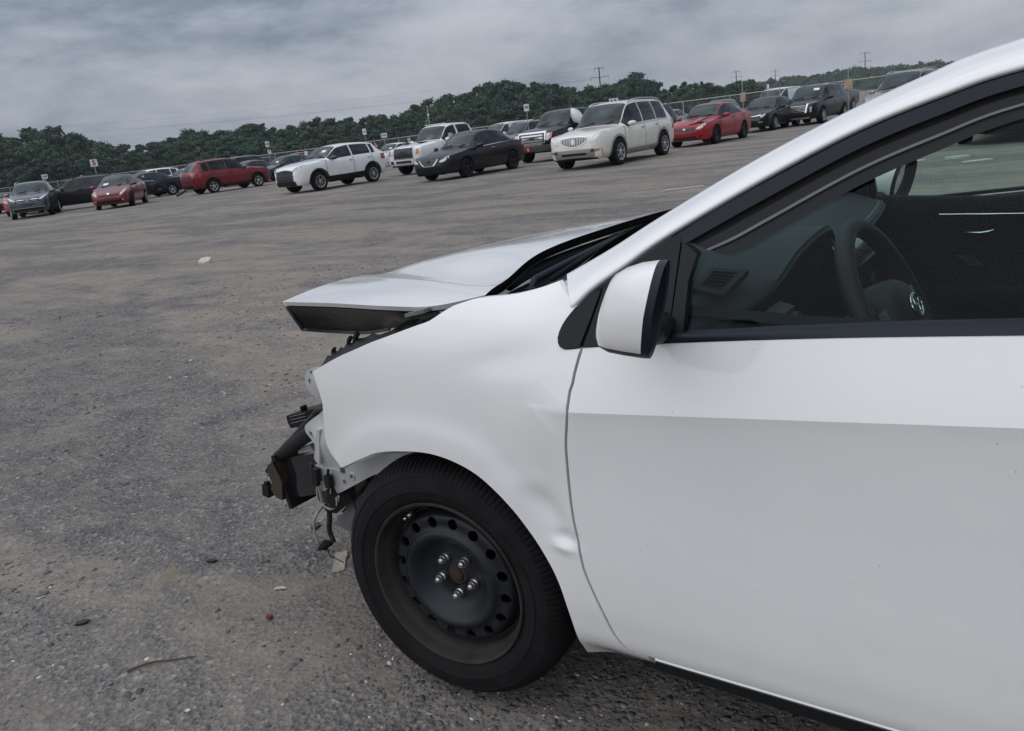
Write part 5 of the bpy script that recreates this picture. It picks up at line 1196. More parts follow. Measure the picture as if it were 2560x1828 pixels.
# door mirror ------------------------------------------------------
def mirror(right):
    mo = empty('door_mirror', (0, 0, 0) if not right else (.012, 0, -.030)); mo.parent = NC
    n = 64
    def ring(s, scale_, cx, cy, cz, hw, hh, skew):
        P = []
        for k in range(n):
            a = 2*math.pi*k/n; c, d = math.cos(a), math.sin(a); e_ = .72
            u = math.copysign(abs(c)**e_, c); v = math.copysign(abs(d)**e_, d)
            # outboard top corner is pulled in, giving the slanted upper edge
            u2 = u*(1-.10*max(0, v)); P.append(Vector((cx+skew*u*hw+.018*v, cy-u2*hw*(1+.12*min(0, v)), cz+v*hh*(1.10 if v > 0 else 1.16))))
        return P
    st = [(.566, -.088, 1.008, .018, .026, 0), (.568, -.090, 1.009, .034, .044, .05), (.575, -.093, 1.010, .044, .053, .10), (.592, -.098, 1.012, .051, .059, .16), (.622, -.105, 1.016, .057, .063, .23), (.654, -.110, 1.018, .061, .065, .28)]
    st = [s for q in range(len(st)-1) for s in [tuple(a_+(b_-a_)*f_ for a_, b_ in zip(st[q], st[q+1])) for f_ in (0, .5)]]+[st[-1]]
    R_ = [ring(0, 1, *s[:3], s[3], s[4], s[5]) for s in st]
    zs = .9575
    V = []; F = []; Fl = []
    for r_ in R_: V += r_
    for i in range(len(R_)-1):
        for j in range(n):
            f = (i*n+j, i*n+(j+1) % n, (i+1)*n+(j+1) % n, (i+1)*n+j); zc_ = sum(V[q].z for q in f)/4
            (F if zc_ > zs else Fl).append(f)
    F.append(tuple(reversed(range(n))))
    mm = lambda L: mir([tuple(v) for v in L], right)
    bm = bmesh.new(); bv = [bm.verts.new(v) for v in V]
    for f in F+Fl:
        try: bm.faces.new([bv[q] for q in f])
        except ValueError: pass
    bmesh.ops.bisect_plane(bm, geom=bm.verts[:]+bm.edges[:]+bm.faces[:], plane_co=(0, 0, zs), plane_no=(0, 0, 1)); bm.verts.index_update()
    VV = [v.co.copy() for v in bm.verts]; FU = [tuple(v.index for v in f.verts) for f in bm.faces if f.calc_center_median().z > zs]; FD = [tuple(v.index for v in f.verts) for f in bm.faces if f.calc_center_median().z <= zs]; bm.free()
    mesh('mirror_housing', mm(VV), FU, M['white'], mo, True, 60); mesh('mirror_lower_cap', mm(VV), FD, M['trim_black'], mo, True, 60)
    rim = ring(0, 1, .654, -.110, 1.018, .061, .065, .28); rim2 = [p+Vector((.014, 0, 0)) for p in rim]; c = Vector((.659, -.110, 1.018))
    in1 = [c+(p-c)*.90+Vector((.010, 0, 0)) for p in rim]; in2 = [c+(p-c)*.86+Vector((-.020, 0, 0)) for p in rim]
    V2 = rim+rim2+in1+in2; F2 = [(a*n+j, a*n+(j+1) % n, (a+1)*n+(j+1) % n, (a+1)*n+j) for a in range(3) for j in range(n)]
    mesh('mirror_bezel', mm(V2), F2, M['frame_black'], mo, True, 50)
    g_ = [c+(p-c)*.87+Vector((-.008, 0, 0)) for p in rim]
    mesh('mirror_glass', mm(g_), [tuple(range(n))], M['mirror_glass'], mo)
    b_ = MB(); b_.tube(mm([(.60, -.05, .965), (.595, .01, .95), (.59, .06, .945)]), .026, 10); b_.build('mirror_foot', M['trim_black'], mo, smooth=True)
both(mirror); FAR_DX[0] = 0.0
# hood: thrown up and folded along a ridge that runs from the left hinge to the nose ------------------------------------------------------
HR = [(.151, .13, .976), (.138, .229, 1.0), (.140, .335, 1.02), (.145, .468, 1.03), (.160, .637, 1.035), (.17, .80, 1.036), (.165, 1.0, 1.03), (.15, 1.3, 1.01), (.15, 1.646, .976)]
HLE = [(.151, .13, .976), (.002, .13, .949), (-.161, .15, .940), (-.409, .20, .930), (-.664, .25, .916)]
HD = [(.151, .13, .976), (.029, .20, .9675), (-.19, .32, .956), (-.447, .45, .939), (-.741, .60, .914)]
HF = [(-.741, .60, .914), (-.752, .80, .905), (-.750, .95, .898), (-.69, 1.14, .894), (-.593, 1.30, .893), (-.40, 1.48, .899), (-.23, 1.62, .905)]
def curve(L, t):
    u = t*(len(L)-1); k = min(int(u), len(L)-2); f = u-k
    return Vector(tuple(.5*((2*b)+(c-a)*f+(2*a-5*b+4*c-e)*f*f+(3*b-a-3*c+e)*f**3) for a, b, c, e in zip(L[max(k-1, 0)], L[k], L[k+1], L[min(k+2, len(L)-1)])))
def hood_main(t, s):
    p = curve(HR, t).lerp(curve(HF, t), s); d = curve(HD, s)-curve(HR, 0).lerp(curve(HF, 0), s)
    return p+d*(1-t)**2+Vector((0, 0, .022*math.sin(math.pi*s)*math.sin(math.pi*min(1, t*1.15))-.030*math.exp(-((t-.13)/.09)**2)*math.sin(math.pi*min(1, .12+.75*s))*sm(0, .12, t)))
def hood_flap(t, s):
    a, b = curve(HLE, s), curve(HD, s); return a.lerp(b, t)+Vector((0, 0, .006*math.sin(math.pi*t)*s))
hood = empty('hood', (0, 0, 0)); hood.parent = NC
ns = 44
g1 = [[hood_main(i/40, j/ns) for j in range(ns+1)] for i in range(41)]; g2 = [[hood_flap(i/16, j/ns) for j in range(ns+1)] for i in range(17)]
MB().grid(g1).build('hood_skin', M['white'], hood, smooth=True); MB().grid(g2).build('hood_folded_flap', M['white'], hood, smooth=True)
M['hood_under'] = mat('hood_underside', (.055, .058, .055), .42, .2, var=.5, vscale=9, bump=.5, bscale=25)
dn_ = Vector((0, .0, -.020))
MB().grid([[p+dn_ for p in r_] for r_ in g1]).build('hood_inner_panel', M['hood_under'], hood, smooth=True)
MB().grid([[hood_flap(i/8, j/ns)+Vector((0, .012, -.016)) for j in range(ns+1)] for i in range(9)]).build('hood_inner_panel', M['hood_under'], hood, smooth=True)
# hemmed edges
def hem(L, off): return [[p for p in L], [p+off for p in L]]
MB().grid(hem([hood_flap(0, j/ns) for j in range(ns+1)], Vector((0, .008, -.012)))).build('hood_hem', M['white'], hood)
MB().grid(hem([hood_flap(i/16, 1) for i in range(17)]+[hood_main(i/40, 1) for i in range(1, 41)], Vector((.012, 0, -.014)))).build('hood_hem', M['white'], hood)
MB().grid(hem([hood_main(i/40, 0) for i in range(41)], Vector((-.01, 0, -.018)))).build('hood_hem', M['trim_black'], hood)
MB().grid(hem([hood_main(1, j/ns) for j in range(ns+1)], Vector((0, -.008, -.014)))).build('hood_hem', M['white'], hood)
UT = [(-.684, .275, .902), (-.55, .25, .912), (-.41, .222, .918), (-.28, .195, .922), (-.161, .172, .928), (-.05, .165, .934)]
UB = [(-.735, .36, .806), (-.70, .45, .778), (-.62, .50, .765), (-.53, .50, .778), (-.33, .34, .832), (-.06, .20, .895)]
rows = []
for i in range(31):
    a, b = curve(UT, i/30), curve(UB, i/30); rows.append([a.lerp(b, k/8)+Vector((.0, .03*math.sin(math.pi*k/8)*min(1, i/5), .0)) for k in range(9)])
MB().grid(rows).build('hood_torn_lining', M['hood_under'], hood, smooth=True)
MB().tube([curve(UB, i/20) for i in range(0, 14)], .007, 6).build('lining_edge', M['dull_metal'], hood, smooth=True)
MB().tube([curve(UT, .0), curve(UT, 0).lerp(curve(UB, 0), .5), curve(UB, 0.0)], .006, 6).build('lining_edge', M['dull_metal'], hood, smooth=True)
# weatherstrip glimpsed under the rear edge
MB().tube([curve(HR, .18+.7*i/20)+Vector((-.03, 0, -.045)) for i in range(21)], .014, 8).build('hood_seal', M['dash'], hood, smooth=True)

# cowl, wipers, engine bay ------------------------------------------------------
rows = []
for j in range(25):
    y = .15+1.476*j/24; q = 1-((y-.888)/.74)**2
    rows.append([(.02, y, .90), (.12, y, .945+.03*q), (.21-.02*q, y, .955+.02*q), (.30-.10*q, y, .985+.02*q), (.36-.135*q, y, 1.012+.022*q)])
MB().grid(rows).build('cowl_panel', M['trim_black'], NC, smooth=True)
wp = empty('wiper', (0, 0, 0)); wp.parent = NC
MB().tube([(.200, .23, .965), (.190, .26, .982), (.196, .40, .995), (.194, .527, 1.002), (.175, .702, 1.006)], .009, 8).build('wiper_arm', M['frame_black'], wp, smooth=True)
MB().tube([(.255, .23, .99), (.240, .40, 1.005), (.215, .62, 1.015), (.19, .80, 1.015)], .006, 6).build('wiper_blade', M['rubber'], wp, smooth=True)
MB().tube([(.205, .225, .945), (.203, .225, .972)], .014, 10).build('wiper_pivot', M['trim_black'], wp)
wp2 = empty('wiper', (0, 0, 0)); wp2.parent = NC
MB().tube([(.15, .95, .97), (.16, 1.1, .985), (.21, 1.4, .985)], .009, 8).build('wiper_arm', M['frame_black'], wp2, smooth=True)
MB().box((.13, .19, .955), (.10, .05, .004), Matrix.Rotation(.5, 3, 'Z')).build('cowl_clip', M['dull_metal'], NC)
bay = MB(); bay.box((-.12, .888, .52), (.54, 1.20, .36)); bay.box((-.12, .70, .74), (.34, .40, .10)); bay.box((-.08, 1.25, .74), (.30, .35, .12)); bay.build('engine', M['cloth_dark'], NC)
MB().box((-.50, .888, .46), (.06, 1.10, .36)).build('radiator', M['cloth_dark'], NC)
for y in (.26, 1.49): MB().prism([(-.36, .50), (.22, .50), (.22, .935), (-.05, .905), (-.22, .872), (-.36, .80)], y, y+.03, lambda u, v, t: (u, t, v)).build('inner_apron', M['arch'], NC)
MB().box((1.6, .888, .24), (3.6, 1.30, .10)).build('underbody', M['arch'], NC)
MB().box((.25, .888, .62), (.04, 1.45, .70)).build('firewall', M['arch'], NC)
# wheel-house liners
def liner(x0, right, r_=.365):
    rows = []
    for a in np.linspace(-.35, math.pi+.35, 24): rows.append(mir([(x0+r_*math.cos(a), y, .31+r_*math.sin(a)) for y in (.035 if x0 < 1 else .05, .15, .30)], right))
    MB().grid(rows).build('wheelhouse_liner', M['arch'], NC, smooth=True)
    MB().add(mir([(x0-.4, .30, .15), (x0+.4, .30, .15), (x0+.4, .30, .72), (x0-.4, .30, .72)], right), [(0, 1, 2, 3)]).build('wheelhouse_wall', M['arch'], NC)
def front_liner(right):
    rows = []
    for a in np.linspace(-.08, 1.95, 18): rows.append(mir([(.372*math.cos(a), y, .31+.372*math.sin(a)) for y in (.03, .15, .30)], right))
    MB().grid(rows).build('wheelhouse_liner', M['arch'], NC, smooth=True)
    MB().add(mir([(-.1, .30, .15), (.4, .30, .15), (.4, .30, .72), (-.25, .30, .75), (-.25, .30, .55)], right), [(0, 1, 2, 3, 4)]).build('wheelhouse_wall', M['arch'], NC)
both(front_liner); both(lambda r: liner(2.70, r))

# black packing along the fender top, with broken clips ------------------------------------------------------
AP = [(.06, .145, .948), (0, .155, .929), (-.059, .16, .912), (-.156, .165, .886), (-.263, .17, .866), (-.33, .165, .842), (-.36, .155, .828), (-.385, .14, .812)]
rows = []
for i in range(33):
    p = curve(AP, i/32); j = .004*math.sin(i*2.3)
    rows.append([(p.x+.05, p.y-.085, p.z-.045), (p.x+.012, p.y-.045, p.z-.022), (p.x+.006, p.y-.012, p.z-.006+j), (p.x+.02, p.y, p.z-.03), (p.x+.05, p.y+.005, p.z-.06)])
MB().grid(rows).build('fender_apron', M['trim_black'], NC, smooth=True, sharp=50)
for (x, y, z, s) in ((-.285, .148, .856, .012), (-.31, .148, .848, .009), (-.36, .135, .822, .007)):
    MB().prism([(-s, -.01), (s, .004), (s*.5, s*1.2), (s*.1, s*.9), (-s*.5, s*.6)], 0, .010, lambda u, v, t: (x+u, y+t, z+v+u*.4)).build('torn_tab', M['trim_black'], NC)
MB().box((-.04, .125, .935), (.06, .03, .008), Matrix.Rotation(-.2, 3, 'Y')).build('apron_bracket', M['dull_metal'], NC)

# bare front structure where lamp and bumper are gone ------------------------------------------------------
def plate(name, poly, y, th, m_, parent=NC, holes=(), bulge=.0, sp=.010):
    cx = sum(p[0] for p in poly)/len(poly); cz = sum(p[1] for p in poly)/len(poly)
    return panel(name, poly, lambda x, z: y-bulge*math.exp(-((x-cx)**2+(z-cz)**2)/.002)+.12*(z-cz)*0, m_, parent, sp, holes=holes, hem=th)
def circ2(x, z, r, n=12): return [(x+r*math.cos(2*math.pi*k/n), z+r*math.sin(2*math.pi*k/n)) for k in range(n)]
def ccw(P):
    a = sum(P[i][0]*P[(i+1) % len(P)][1]-P[(i+1) % len(P)][0]*P[i][1] for i in range(len(P))); return P if a > 0 else P[::-1]
fs = empty('front_structure', (0, 0, 0)); fs.parent = NC
UE = ccw(smooth_line([(-.441, .764), (-.431, .776), (-.409, .785), (-.375, .782), (-.360, .73), (-.372, .692), (-.394, .701), (-.424, .713), (-.443, .732), (-.445, .750), (-.441, .764)], .008)[:-1])
plate('lamp_bracket', UE, .105, .006, M['bare_metal'], fs, holes=[circ2(-.412, .774, .0045), circ2(-.421, .750, .007)], bulge=.010)
LE = ccw(smooth_line([(-.482, .621), (-.461, .635), (-.422, .657), (-.385, .672), (-.37, .60), (-.365, .53), (-.384, .505), (-.401, .509), (-.444, .507), (-.466, .521), (-.470, .533), (-.455, .560), (-.449, .576), (-.465, .589), (-.482, .601), (-.486, .611), (-.482, .621)], .008)[:-1])
plate('lower_lamp_bracket', LE, .105, .006, M['bare_metal'], fs, holes=[[(-.468, .610), (-.452, .606), (-.447, .594), (-.452, .590), (-.466, .600)]], bulge=.014)
MB().tube([(-.444, .096, .529), (-.444, .112, .529)], .008, 6).build('bolt', M['nut'], fs)
MB().box((-.428, .094, .575), (.012, .010, .10), Matrix.Rotation(.25, 3, 'Y')).build('bracket_rib', M['bare_metal'], fs)
RL = ccw([(-.470, .512), (-.436, .506), (-.393, .512), (-.375, .505), (-.315, .540), (-.20, .579), (-.10, .60), (-.06, .575), (-.251, .517), (-.385, .447), (-.403, .441), (-.429, .437), (-.478, .444)])
plate('side_rail', RL, .100, .05, M['bare_metal'], fs, holes=[circ2(-.362, .480, .007), circ2(-.328, .502, .005), circ2(-.362, .512, .010)], bulge=0, sp=.014)
MB().lathe([(.012, 0), (.010, -.003), (.006, -.003)], 14, lambda x, y, h: (-.328+x, .100+h, .502+y)).build('rail_boss', M['bare_metal'], fs)
MB().box((-.43, .17, .37), (.035, .02, .20), Matrix.Rotation(-.12, 3, 'Y')).build('radiator_post', M['dull_metal'], fs)
MB().prism([(-.52, .32), (-.26, .30), (-.20, .50), (-.36, .46)], .20, .21, lambda u, v, t: (u, t, v)).build('splash_shield', M['arch'], fs)
MB().prism([(-.52, .30), (-.30, .26), (-.24, .46), (-.30, .47), (-.40, .40)], .165, .170, lambda u, v, t: (u, t, v)).build('splash_shield', M['dull_metal'], fs)
# crash box and bumper beam
bx_ = MB(); bx_.prism([(-.885, .243), (-.855, .262), (-.752, .290), (-.700, .300), (-.690, .430), (-.713, .434), (-.861, .396), (-.880, .385)], .30, .42, lambda u, v, t: (u, t, v)); bx_.build('crash_box', M['black_gloss'], fs)
MB().box((-.875, .36, .32), (.016, .16, .18), Matrix.Rotation(-.22, 3, 'Y')).build('crash_box_flange', M['black_plastic'], fs)
rows = []
for j in range(30):
    y = .27+1.236*j/29; b_ = -.05*(1-((y-.888)/.62)**2); c_ = .010*math.sin(j*1.6)
    rows.append([(-.885+b_, y, .392), (-.915+b_+c_, y, .378), (-.922+b_-c_, y, .345), (-.912+b_+c_, y, .318), (-.924+b_-c_, y, .290), (-.905+b_, y, .268), (-.875+b_, y, .262), (-.86+b_, y, .33), (-.875+b_, y, .392)])
MB().grid(rows).build('bumper_beam', M['foam_brown'], fs, smooth=True)
MB().add([tuple(p) for p in rows[0]], [tuple(range(len(rows[0])-1))]).build('beam_end', M['foam_brown'], fs)
MB().prism([(-.767, .444), (-.756, .456), (-.703, .472), (-.69, .452), (-.762, .434)], .28, .36, lambda u, v, t: (u, t, v)).build('beam_bracket', M['bare_metal'], fs)
MB().box((-.60, .888, .33), (.10, 1.1, .06)).build('lower_crossmember', M['arch'], fs)
MB().prism([(-.753, .566), (-.68, .585), (-.614, .604), (-.56, .612), (-.56, .595), (-.63, .579), (-.692, .538), (-.743, .528), (-.752, .545)], .255, .33, lambda u, v, t: (u, t, v)).build('air_duct', M['trim_black'], fs)
for k in range(3): MB().tube([(-.735, .2535, .545+.010*k), (-.66, .2535, .565+.010*k)], .0018, 5).build('duct_rib', M['black_gloss'], fs)
MB().box((-.685, .27, .592), (.008, .02, .016)).build('duct_tab', M['trim_black'], fs)
# wiring loom
wl = empty('wiring_loom', (0, 0, 0)); wl.parent = NC
tube = [(-.40, .16, .66), (-.533, .20, .626), (-.568, .21, .603), (-.649, .23, .554), (-.743, .26, .497), (-.846, .29, .437), (-.911, .31, .388), (-1.005, .33, .320)]
MB().tube(smooth_line(tube, .02), .0095, 10).build('loom_tube', M['tape_black'], wl, smooth=True)
MB().tube(smooth_line([(-1.004, .33, .321), (-1.008, .33, .312), (-1.022, .33, .283), (-1.020, .33, .262)], .01), .0016, 6).build('wire', M['wire_tan'], wl)
MB().box((-1.026, .33, .248), (.030, .024, .042), Matrix.Rotation(.2, 3, 'Y')).box((-1.022, .33, .273), (.016, .014, .014)).build('connector', M['trim_black'], wl)
MB().tube(smooth_line([(-.50, .19, .60), (-.624, .22, .537), (-.708, .25, .496), (-.82, .29, .437), (-.939, .33, .372)], .03), .022, 10).build('air_hose', M['black_plastic'], wl, smooth=True)
MB().tube(smooth_line([(-.395, .11, .715), (-.405, .112, .68), (-.402, .112, .65)], .01), .004, 6).build('wire', M['tape_black'], wl)
MB().box((-.387, .13, .69), (.02, .03, .014)).build('clip', M['bare_metal'], wl)
def w2(P, y=.088, r_=.0026, m_='wire_tan'): MB().tube(smooth_line([(a, y, b) for a, b in P], .008), r_, 6).build('wire', M[m_], wl, smooth=True)
w2([(-.453, .500), (-.456, .478), (-.467, .422), (-.450, .402), (-.418, .405), (-.386, .428), (-.382, .444)])
w2([(-.448, .490), (-.450, .440), (-.446, .410), (-.420, .400), (-.392, .415), (-.386, .440)], .084); w2([(-.443, .473), (-.454, .431), (-.443, .407), (-.407, .420), (-.410, .446)], .092, .002)
w2([(-.440, .500), (-.437, .455), (-.452, .415), (-.49, .375), (-.52, .34), (-.53, .303), (-.525, .264)], .105, .0035); w2([(-.404, .470), (-.412, .44), (-.45, .405), (-.475, .38)], .086, .002)
w2([(-.462, .39), (-.469, .371), (-.476, .34), (-.485, .308), (-.476, .274)], .12, .0075, 'tape_black'); w2([(-.47, .52), (-.478, .48), (-.474, .44), (-.455, .405)], .094, .006, 'tape_black')
MB().box((-.452, .086, .488), (.018, .016, .048), Matrix.Rotation(.15, 3, 'Y')).build('connector', M['trim_black'], wl); MB().box((-.406, .086, .482), (.018, .016, .034)).tube([(-.406, .086, .498), (-.402, .088, .515)], .004, 6).build('connector', M['trim_black'], wl)
MB().tube([(-.395, .10, .437), (-.47, .14, .39)], .035, 8).build('loom_cover', M['arch'], wl)
MB().lathe([(.004, .016), (.012, .010), (.021, .004), (.024, -.002), (.021, -.007), (.010, -.010), (.003, -.016)], 16, lambda x, y, h: (-.515+x, .12+y, .256+h*.9+x*.35)).build('grommet', M['rubber'], wl, smooth=True)
w2([(-.515, .246), (-.512, .228), (-.502, .216), (-.462, .217)], .12, .0016); w2([(-.518, .246), (-.515, .232), (-.495, .212), (-.470, .206)], .118, .0014); w2([(-.512, .245), (-.506, .225), (-.49, .222), (-.455, .214)], .123, .0014, 'tape_black')

# wheels ------------------------------------------------------
HOLE_PH, NUT_PH = .223, .9346
def near_wheel(x0, right, steer, full=True):
    o = empty('wheel', (x0, .04 if not right else CW-.04, .305), (steer if not right else math.pi-steer)); o.parent = NC
    f = lambda a, b, h: (a, h, b); nn = 528 if full else 72
    prof = [(.2025, .010, 0), (.204, .002, 0), (.212, -.004, 0), (.226, -.009, 0), (.240, -.0125, 0), (.2415, -.0150, 0), (.246, -.0155, 0), (.2475, -.0132, 0), (.262, -.0130, 0), (.280, -.008, 0), (.2815, -.0095, .3), (.292, -.002, .5), (.301, .008, .8), (.308, .019, 1), (.3125, .032, 1), (.3150, .046, 1), (.3155, .052, .4), (.308, .053, 0), (.308, .060, 0), (.3165, .061, .3), (.3172, .080, .2), (.3172, .084, 0), (.309, .085, 0), (.309, .092, 0), (.3172, .093, .2), (.3172, .116, .3), (.309, .117, 0), (.309, .124, 0), (.316, .125, .4), (.3135, .145, 1), (.307, .160, 1), (.295, .172, .5), (.26, .184, 0), (.21, .178, 0)]
    V = []; F = []; k = len(prof)
    for r_, h, gk in prof:
        for j in range(nn):
            a = 2*math.pi*j/nn; ph = (j+(0 if h < .07 else 2)) % 4
            dr = .0048*gk*(1 if ph == 0 else 0)-(.0007*gk if (j//4) % 2 else 0)
            rr = r_-dr; V.append(f(rr*math.cos(a), rr*math.sin(a), h+(.0012*gk if ph == 0 and h < .02 else 0)))
    for i in range(k-1):
        for j in range(nn): F.append((i*nn+j, (i+1)*nn+j, (i+1)*nn+(j+1) % nn, i*nn+(j+1) % nn))
    # flat spot where the tyre carries the car
    V = [((1 if math.hypot(x, z) < .215 else .972+.028*max(0, 1-(math.hypot(x, z)-.215)/.06))*x, y, max((1 if math.hypot(x, z) < .215 else .972+.028*max(0, 1-(math.hypot(x, z)-.215)/.06))*z, -.3045)) for x, y, z in V]
    mesh('tyre', V, F, M['tyre'], o, True, 32)
    rim = MB(); rim.lathe([(.2025, .010), (.2068, .001), (.2078, -.005), (.2055, -.0085), (.2005, -.0065), (.1975, .000), (.1955, .014), (.1925, .022), (.1865, .030), (.1845, .052), (.1795, .060), (.1740, .0605), (.1725, .056), (.1725, .120)], 96 if full else 40, f); rim.build('rim_barrel', M['rim_dirty'], o, smooth=True, sharp=35)
    hh = [(.0, .046), (.030, .046), (.036, .049), (.050, .0505), (.066, .049), (.084, .038), (.100, .020), (.109, .0125), (.116, .0105), (.123, .0125), (.130, .0195), (.138, .0225), (.155, .0235), (.164, .030), (.1725, .050)]
    hd_ = lambda r_: pw(hh, r_)
    nh = 16; ph0 = HOLE_PH; holes = [circ2(.1466*math.cos(ph0+2*math.pi*k/nh), .1466*math.sin(ph0+2*math.pi*k/nh), .0132, 16) for k in range(nh)]+[circ2(0, 0, .0285, 28)]
    v2, T, LP = tri2d(circ2(0, 0, .1725, 110), .0055 if full else .014, holes)
    V = [(a, hd_(math.hypot(a, b)), b) for a, b in v2]; F = list(T); Nn = []
    for a, b in v2:
        r_ = max(1e-4, math.hypot(a, b)); s = (hd_(r_+.002)-hd_(r_-.002))/.004; Nn.append(Vector((s*a/r_, -1, s*b/r_)).normalized())
    for lp in LP[1:]:
        n = len(lp); a0 = len(V); V += [V[i] for i in lp]; b0 = len(V); V += [(V[i][0]*.985, V[i][1]+.007, V[i][2]*.985) for i in lp]; F += [(a0+q, b0+q, b0+(q+1) % n, a0+(q+1) % n) for q in range(n)]; Nn += [Vector((0, 0, 0))]*(2*n)
    me = bpy.data.meshes.new('wheel_disc'); me.from_pydata(V, [], F); me.update(); me.polygons.foreach_set('use_smooth', [True]*len(F)); me.normals_split_custom_set_from_vertices([tuple(q) for q in Nn]); me.materials.append(M['steel_wheel']); link('wheel_disc', me, o)
    MB().lathe([(.172, .12), (.09, .11), (.001, .11)], 40, f).build('brake_backing', M['arch'], o)
    MB().lathe([(.030, .075), (.0285, .050), (.026, .046), (.018, .046), (.0165, .040), (.010, .038), (.0005, .0385)], 24, f).build('hub_cap', M['rust'], o, smooth=True, sharp=40)
    nut = MB(); nut.lathe([(.0125, .050), (.0125, .043), (.0105, .040)], 12, f)
    hx = [(.0108*math.cos(math.pi*q/3), .0108*math.sin(math.pi*q/3)) for q in range(6)]
    nut.prism(hx, .050, .033, lambda u, v, t: (u, t, v)); nut.lathe([(.0088, .034), (.0088, .029), (.0075, .0245), (.0045, .0215), (.0004, .0208)], 12, f)
    nm = bpy.data.meshes.new('lug_nut'); nm.from_pydata(nut.V, [], nut.F); nm.materials.append(M['nut']); nm.polygons.foreach_set('use_smooth', [True]*len(nm.polygons)); nm.set_sharp_from_angle(angle=R(30))
    for q in range(5):
        a = NUT_PH+2*math.pi*q/5; ob = link('lug_nut', nm, o); ob.location = (.0490*math.cos(a), 0, .0490*math.sin(a))
    if full: MB().tube([(-.098, .045, .155), (-.100, .018, .150)], .0052, 8).tube([(-.100, .018, .150), (-.101, .005, .148)], .0038, 8).build('valve_stem', M['nut'], o, smooth=True)
    return o
near_wheel(0, False, .0901); near_wheel(0, True, -.0901, False); near_wheel(2.70, False, 0, False); near_wheel(2.70, True, 0, False)

# cabin ------------------------------------------------------
DX = [(.15, .63), (.20, .656), (.30, .712), (.40, .718), (.55, .724), (.62, .715), (.75, .70), (1.1, .687), (1.45, .647), (1.62, .61)]
DZ = [(.15, .922), (.20, .934), (.30, .980), (.40, 1.014), (.50, 1.031), (.56, 1.034), (.63, 1.026), (.70, .992), (.80, .966), (1.1, .960), (1.45, .964), (1.62, .955)]
dash = empty('dashboard', (0, 0, 0)); dash.parent = NC
def dash_pt(y, s):
    xe, ze = mono(DX, y), mono(DZ, y); x0 = .27-.06*(1-((y-.888)/.74)**2); z0 = .985
    x = x0+(xe-x0)*s; z = z0+(ze-z0)*(s**1.6)+.026*math.sin(math.pi*min(1, s*1.05))*(1 if y > .24 else .6)
    return Vector((x, y, z))
ysd = [.15+.01*i for i in range(0, 66)]+[.81+.05*i for i in range(0, 17)]
rows = []
for y in ysd:
    top_ = [dash_pt(y, k/16) for k in range(17)]; e_ = top_[-1]; drop = 1 if y < .70 else .5
    rows.append(top_+[e_+Vector((.004, 0, -.012)), e_+Vector((-.004, 0, -.024)), e_+Vector((-.07*drop, 0, -.05)), e_+Vector((-.10*drop, 0, -.16)), Vector((.60, y, .60)), Vector((.45, y, .45))])
MB().grid(rows).build('dash_top', M['dash'], dash, smooth=True, sharp=60)
MB().tube([dash_pt(y, 1)+Vector((.003, 0, -.010)) for y in ysd], .004, 6).build('dash_edge', M['trim_black'], dash, smooth=True)
MB().tube([dash_pt(.72+.09*i, .97)+Vector((.0, 0, .001)) for i in range(10)], .0022, 5).build('dash_stitch', M['seal_grey'], dash)
vt = empty('air_vent', (0, 0, 0)); vt.parent = NC
vc = [Vector((.600, .255, 1.006)), Vector((.667, .268, .999)), Vector((.644, .200, .966)), Vector((.590, .190, .980))]
vq = lambda u, v: (vc[0].lerp(vc[1], u)).lerp(vc[3].lerp(vc[2], u), v)
vn = (vc[1]-vc[0]).cross(vc[3]-vc[0]).normalized(); vn = vn if vn.y < 0 else -vn
fr = MB()
for (u0_, u1_, v0_, v1_) in ((0, 1, 0, .14), (0, 1, .84, 1), (0, .14, .14, .84), (.80, 1, .14, .84)):
    P = [vq(u0_, v0_), vq(u1_, v0_), vq(u1_, v1_), vq(u0_, v1_)]; fr.add([p+vn*.003 for p in P]+[p-vn*.01 for p in P], [(0, 1, 2, 3), (0, 4, 5, 1), (1, 5, 6, 2), (2, 6, 7, 3), (3, 7, 4, 0)])
fr.build('vent_frame', M['dash'], vt); MB().add([vq(.1, .1)+vn*.001, vq(.85, .1)+vn*.001, vq(.85, .88)+vn*.001, vq(.1, .88)+vn*.001], [(0, 1, 2, 3)]).build('vent_recess', M['arch'], vt)
for k in range(5):
    v = .22+.13*k; MB().add([vq(.14, v)+vn*.0015, vq(.80, v)+vn*.0015, vq(.80, v+.05)+vn*.0035, vq(.14, v+.05)+vn*.0035], [(0, 1, 2, 3)]).build('vent_slat', M['trim_black'], vt)
# instrument cluster lens, centre stack
MB().box((.66, .50, .93), (.05, .30, .12), Matrix.Rotation(.35, 3, 'Y')).build('instrument_cluster', M['black_gloss'], dash)
MB().grid([[(.70, .70, .97), (.69, 1.08, .955)], [(.73, .71, .90), (.72, 1.07, .89)], [(.66, .72, .66), (.66, 1.06, .66)]]).build('centre_stack', M['black_gloss'], dash)
MB().tube([(.703, .66, 1.000), (.735, .69, .93), (.75, .70, .86)], .004, 6).build('stack_trim', M['chrome'], dash)
MB().box((.69, .30, .86), (.03, .12, .12), Matrix.Rotation(.3, 3, 'Y')).build('switch_panel', M['seal_grey'], dash)
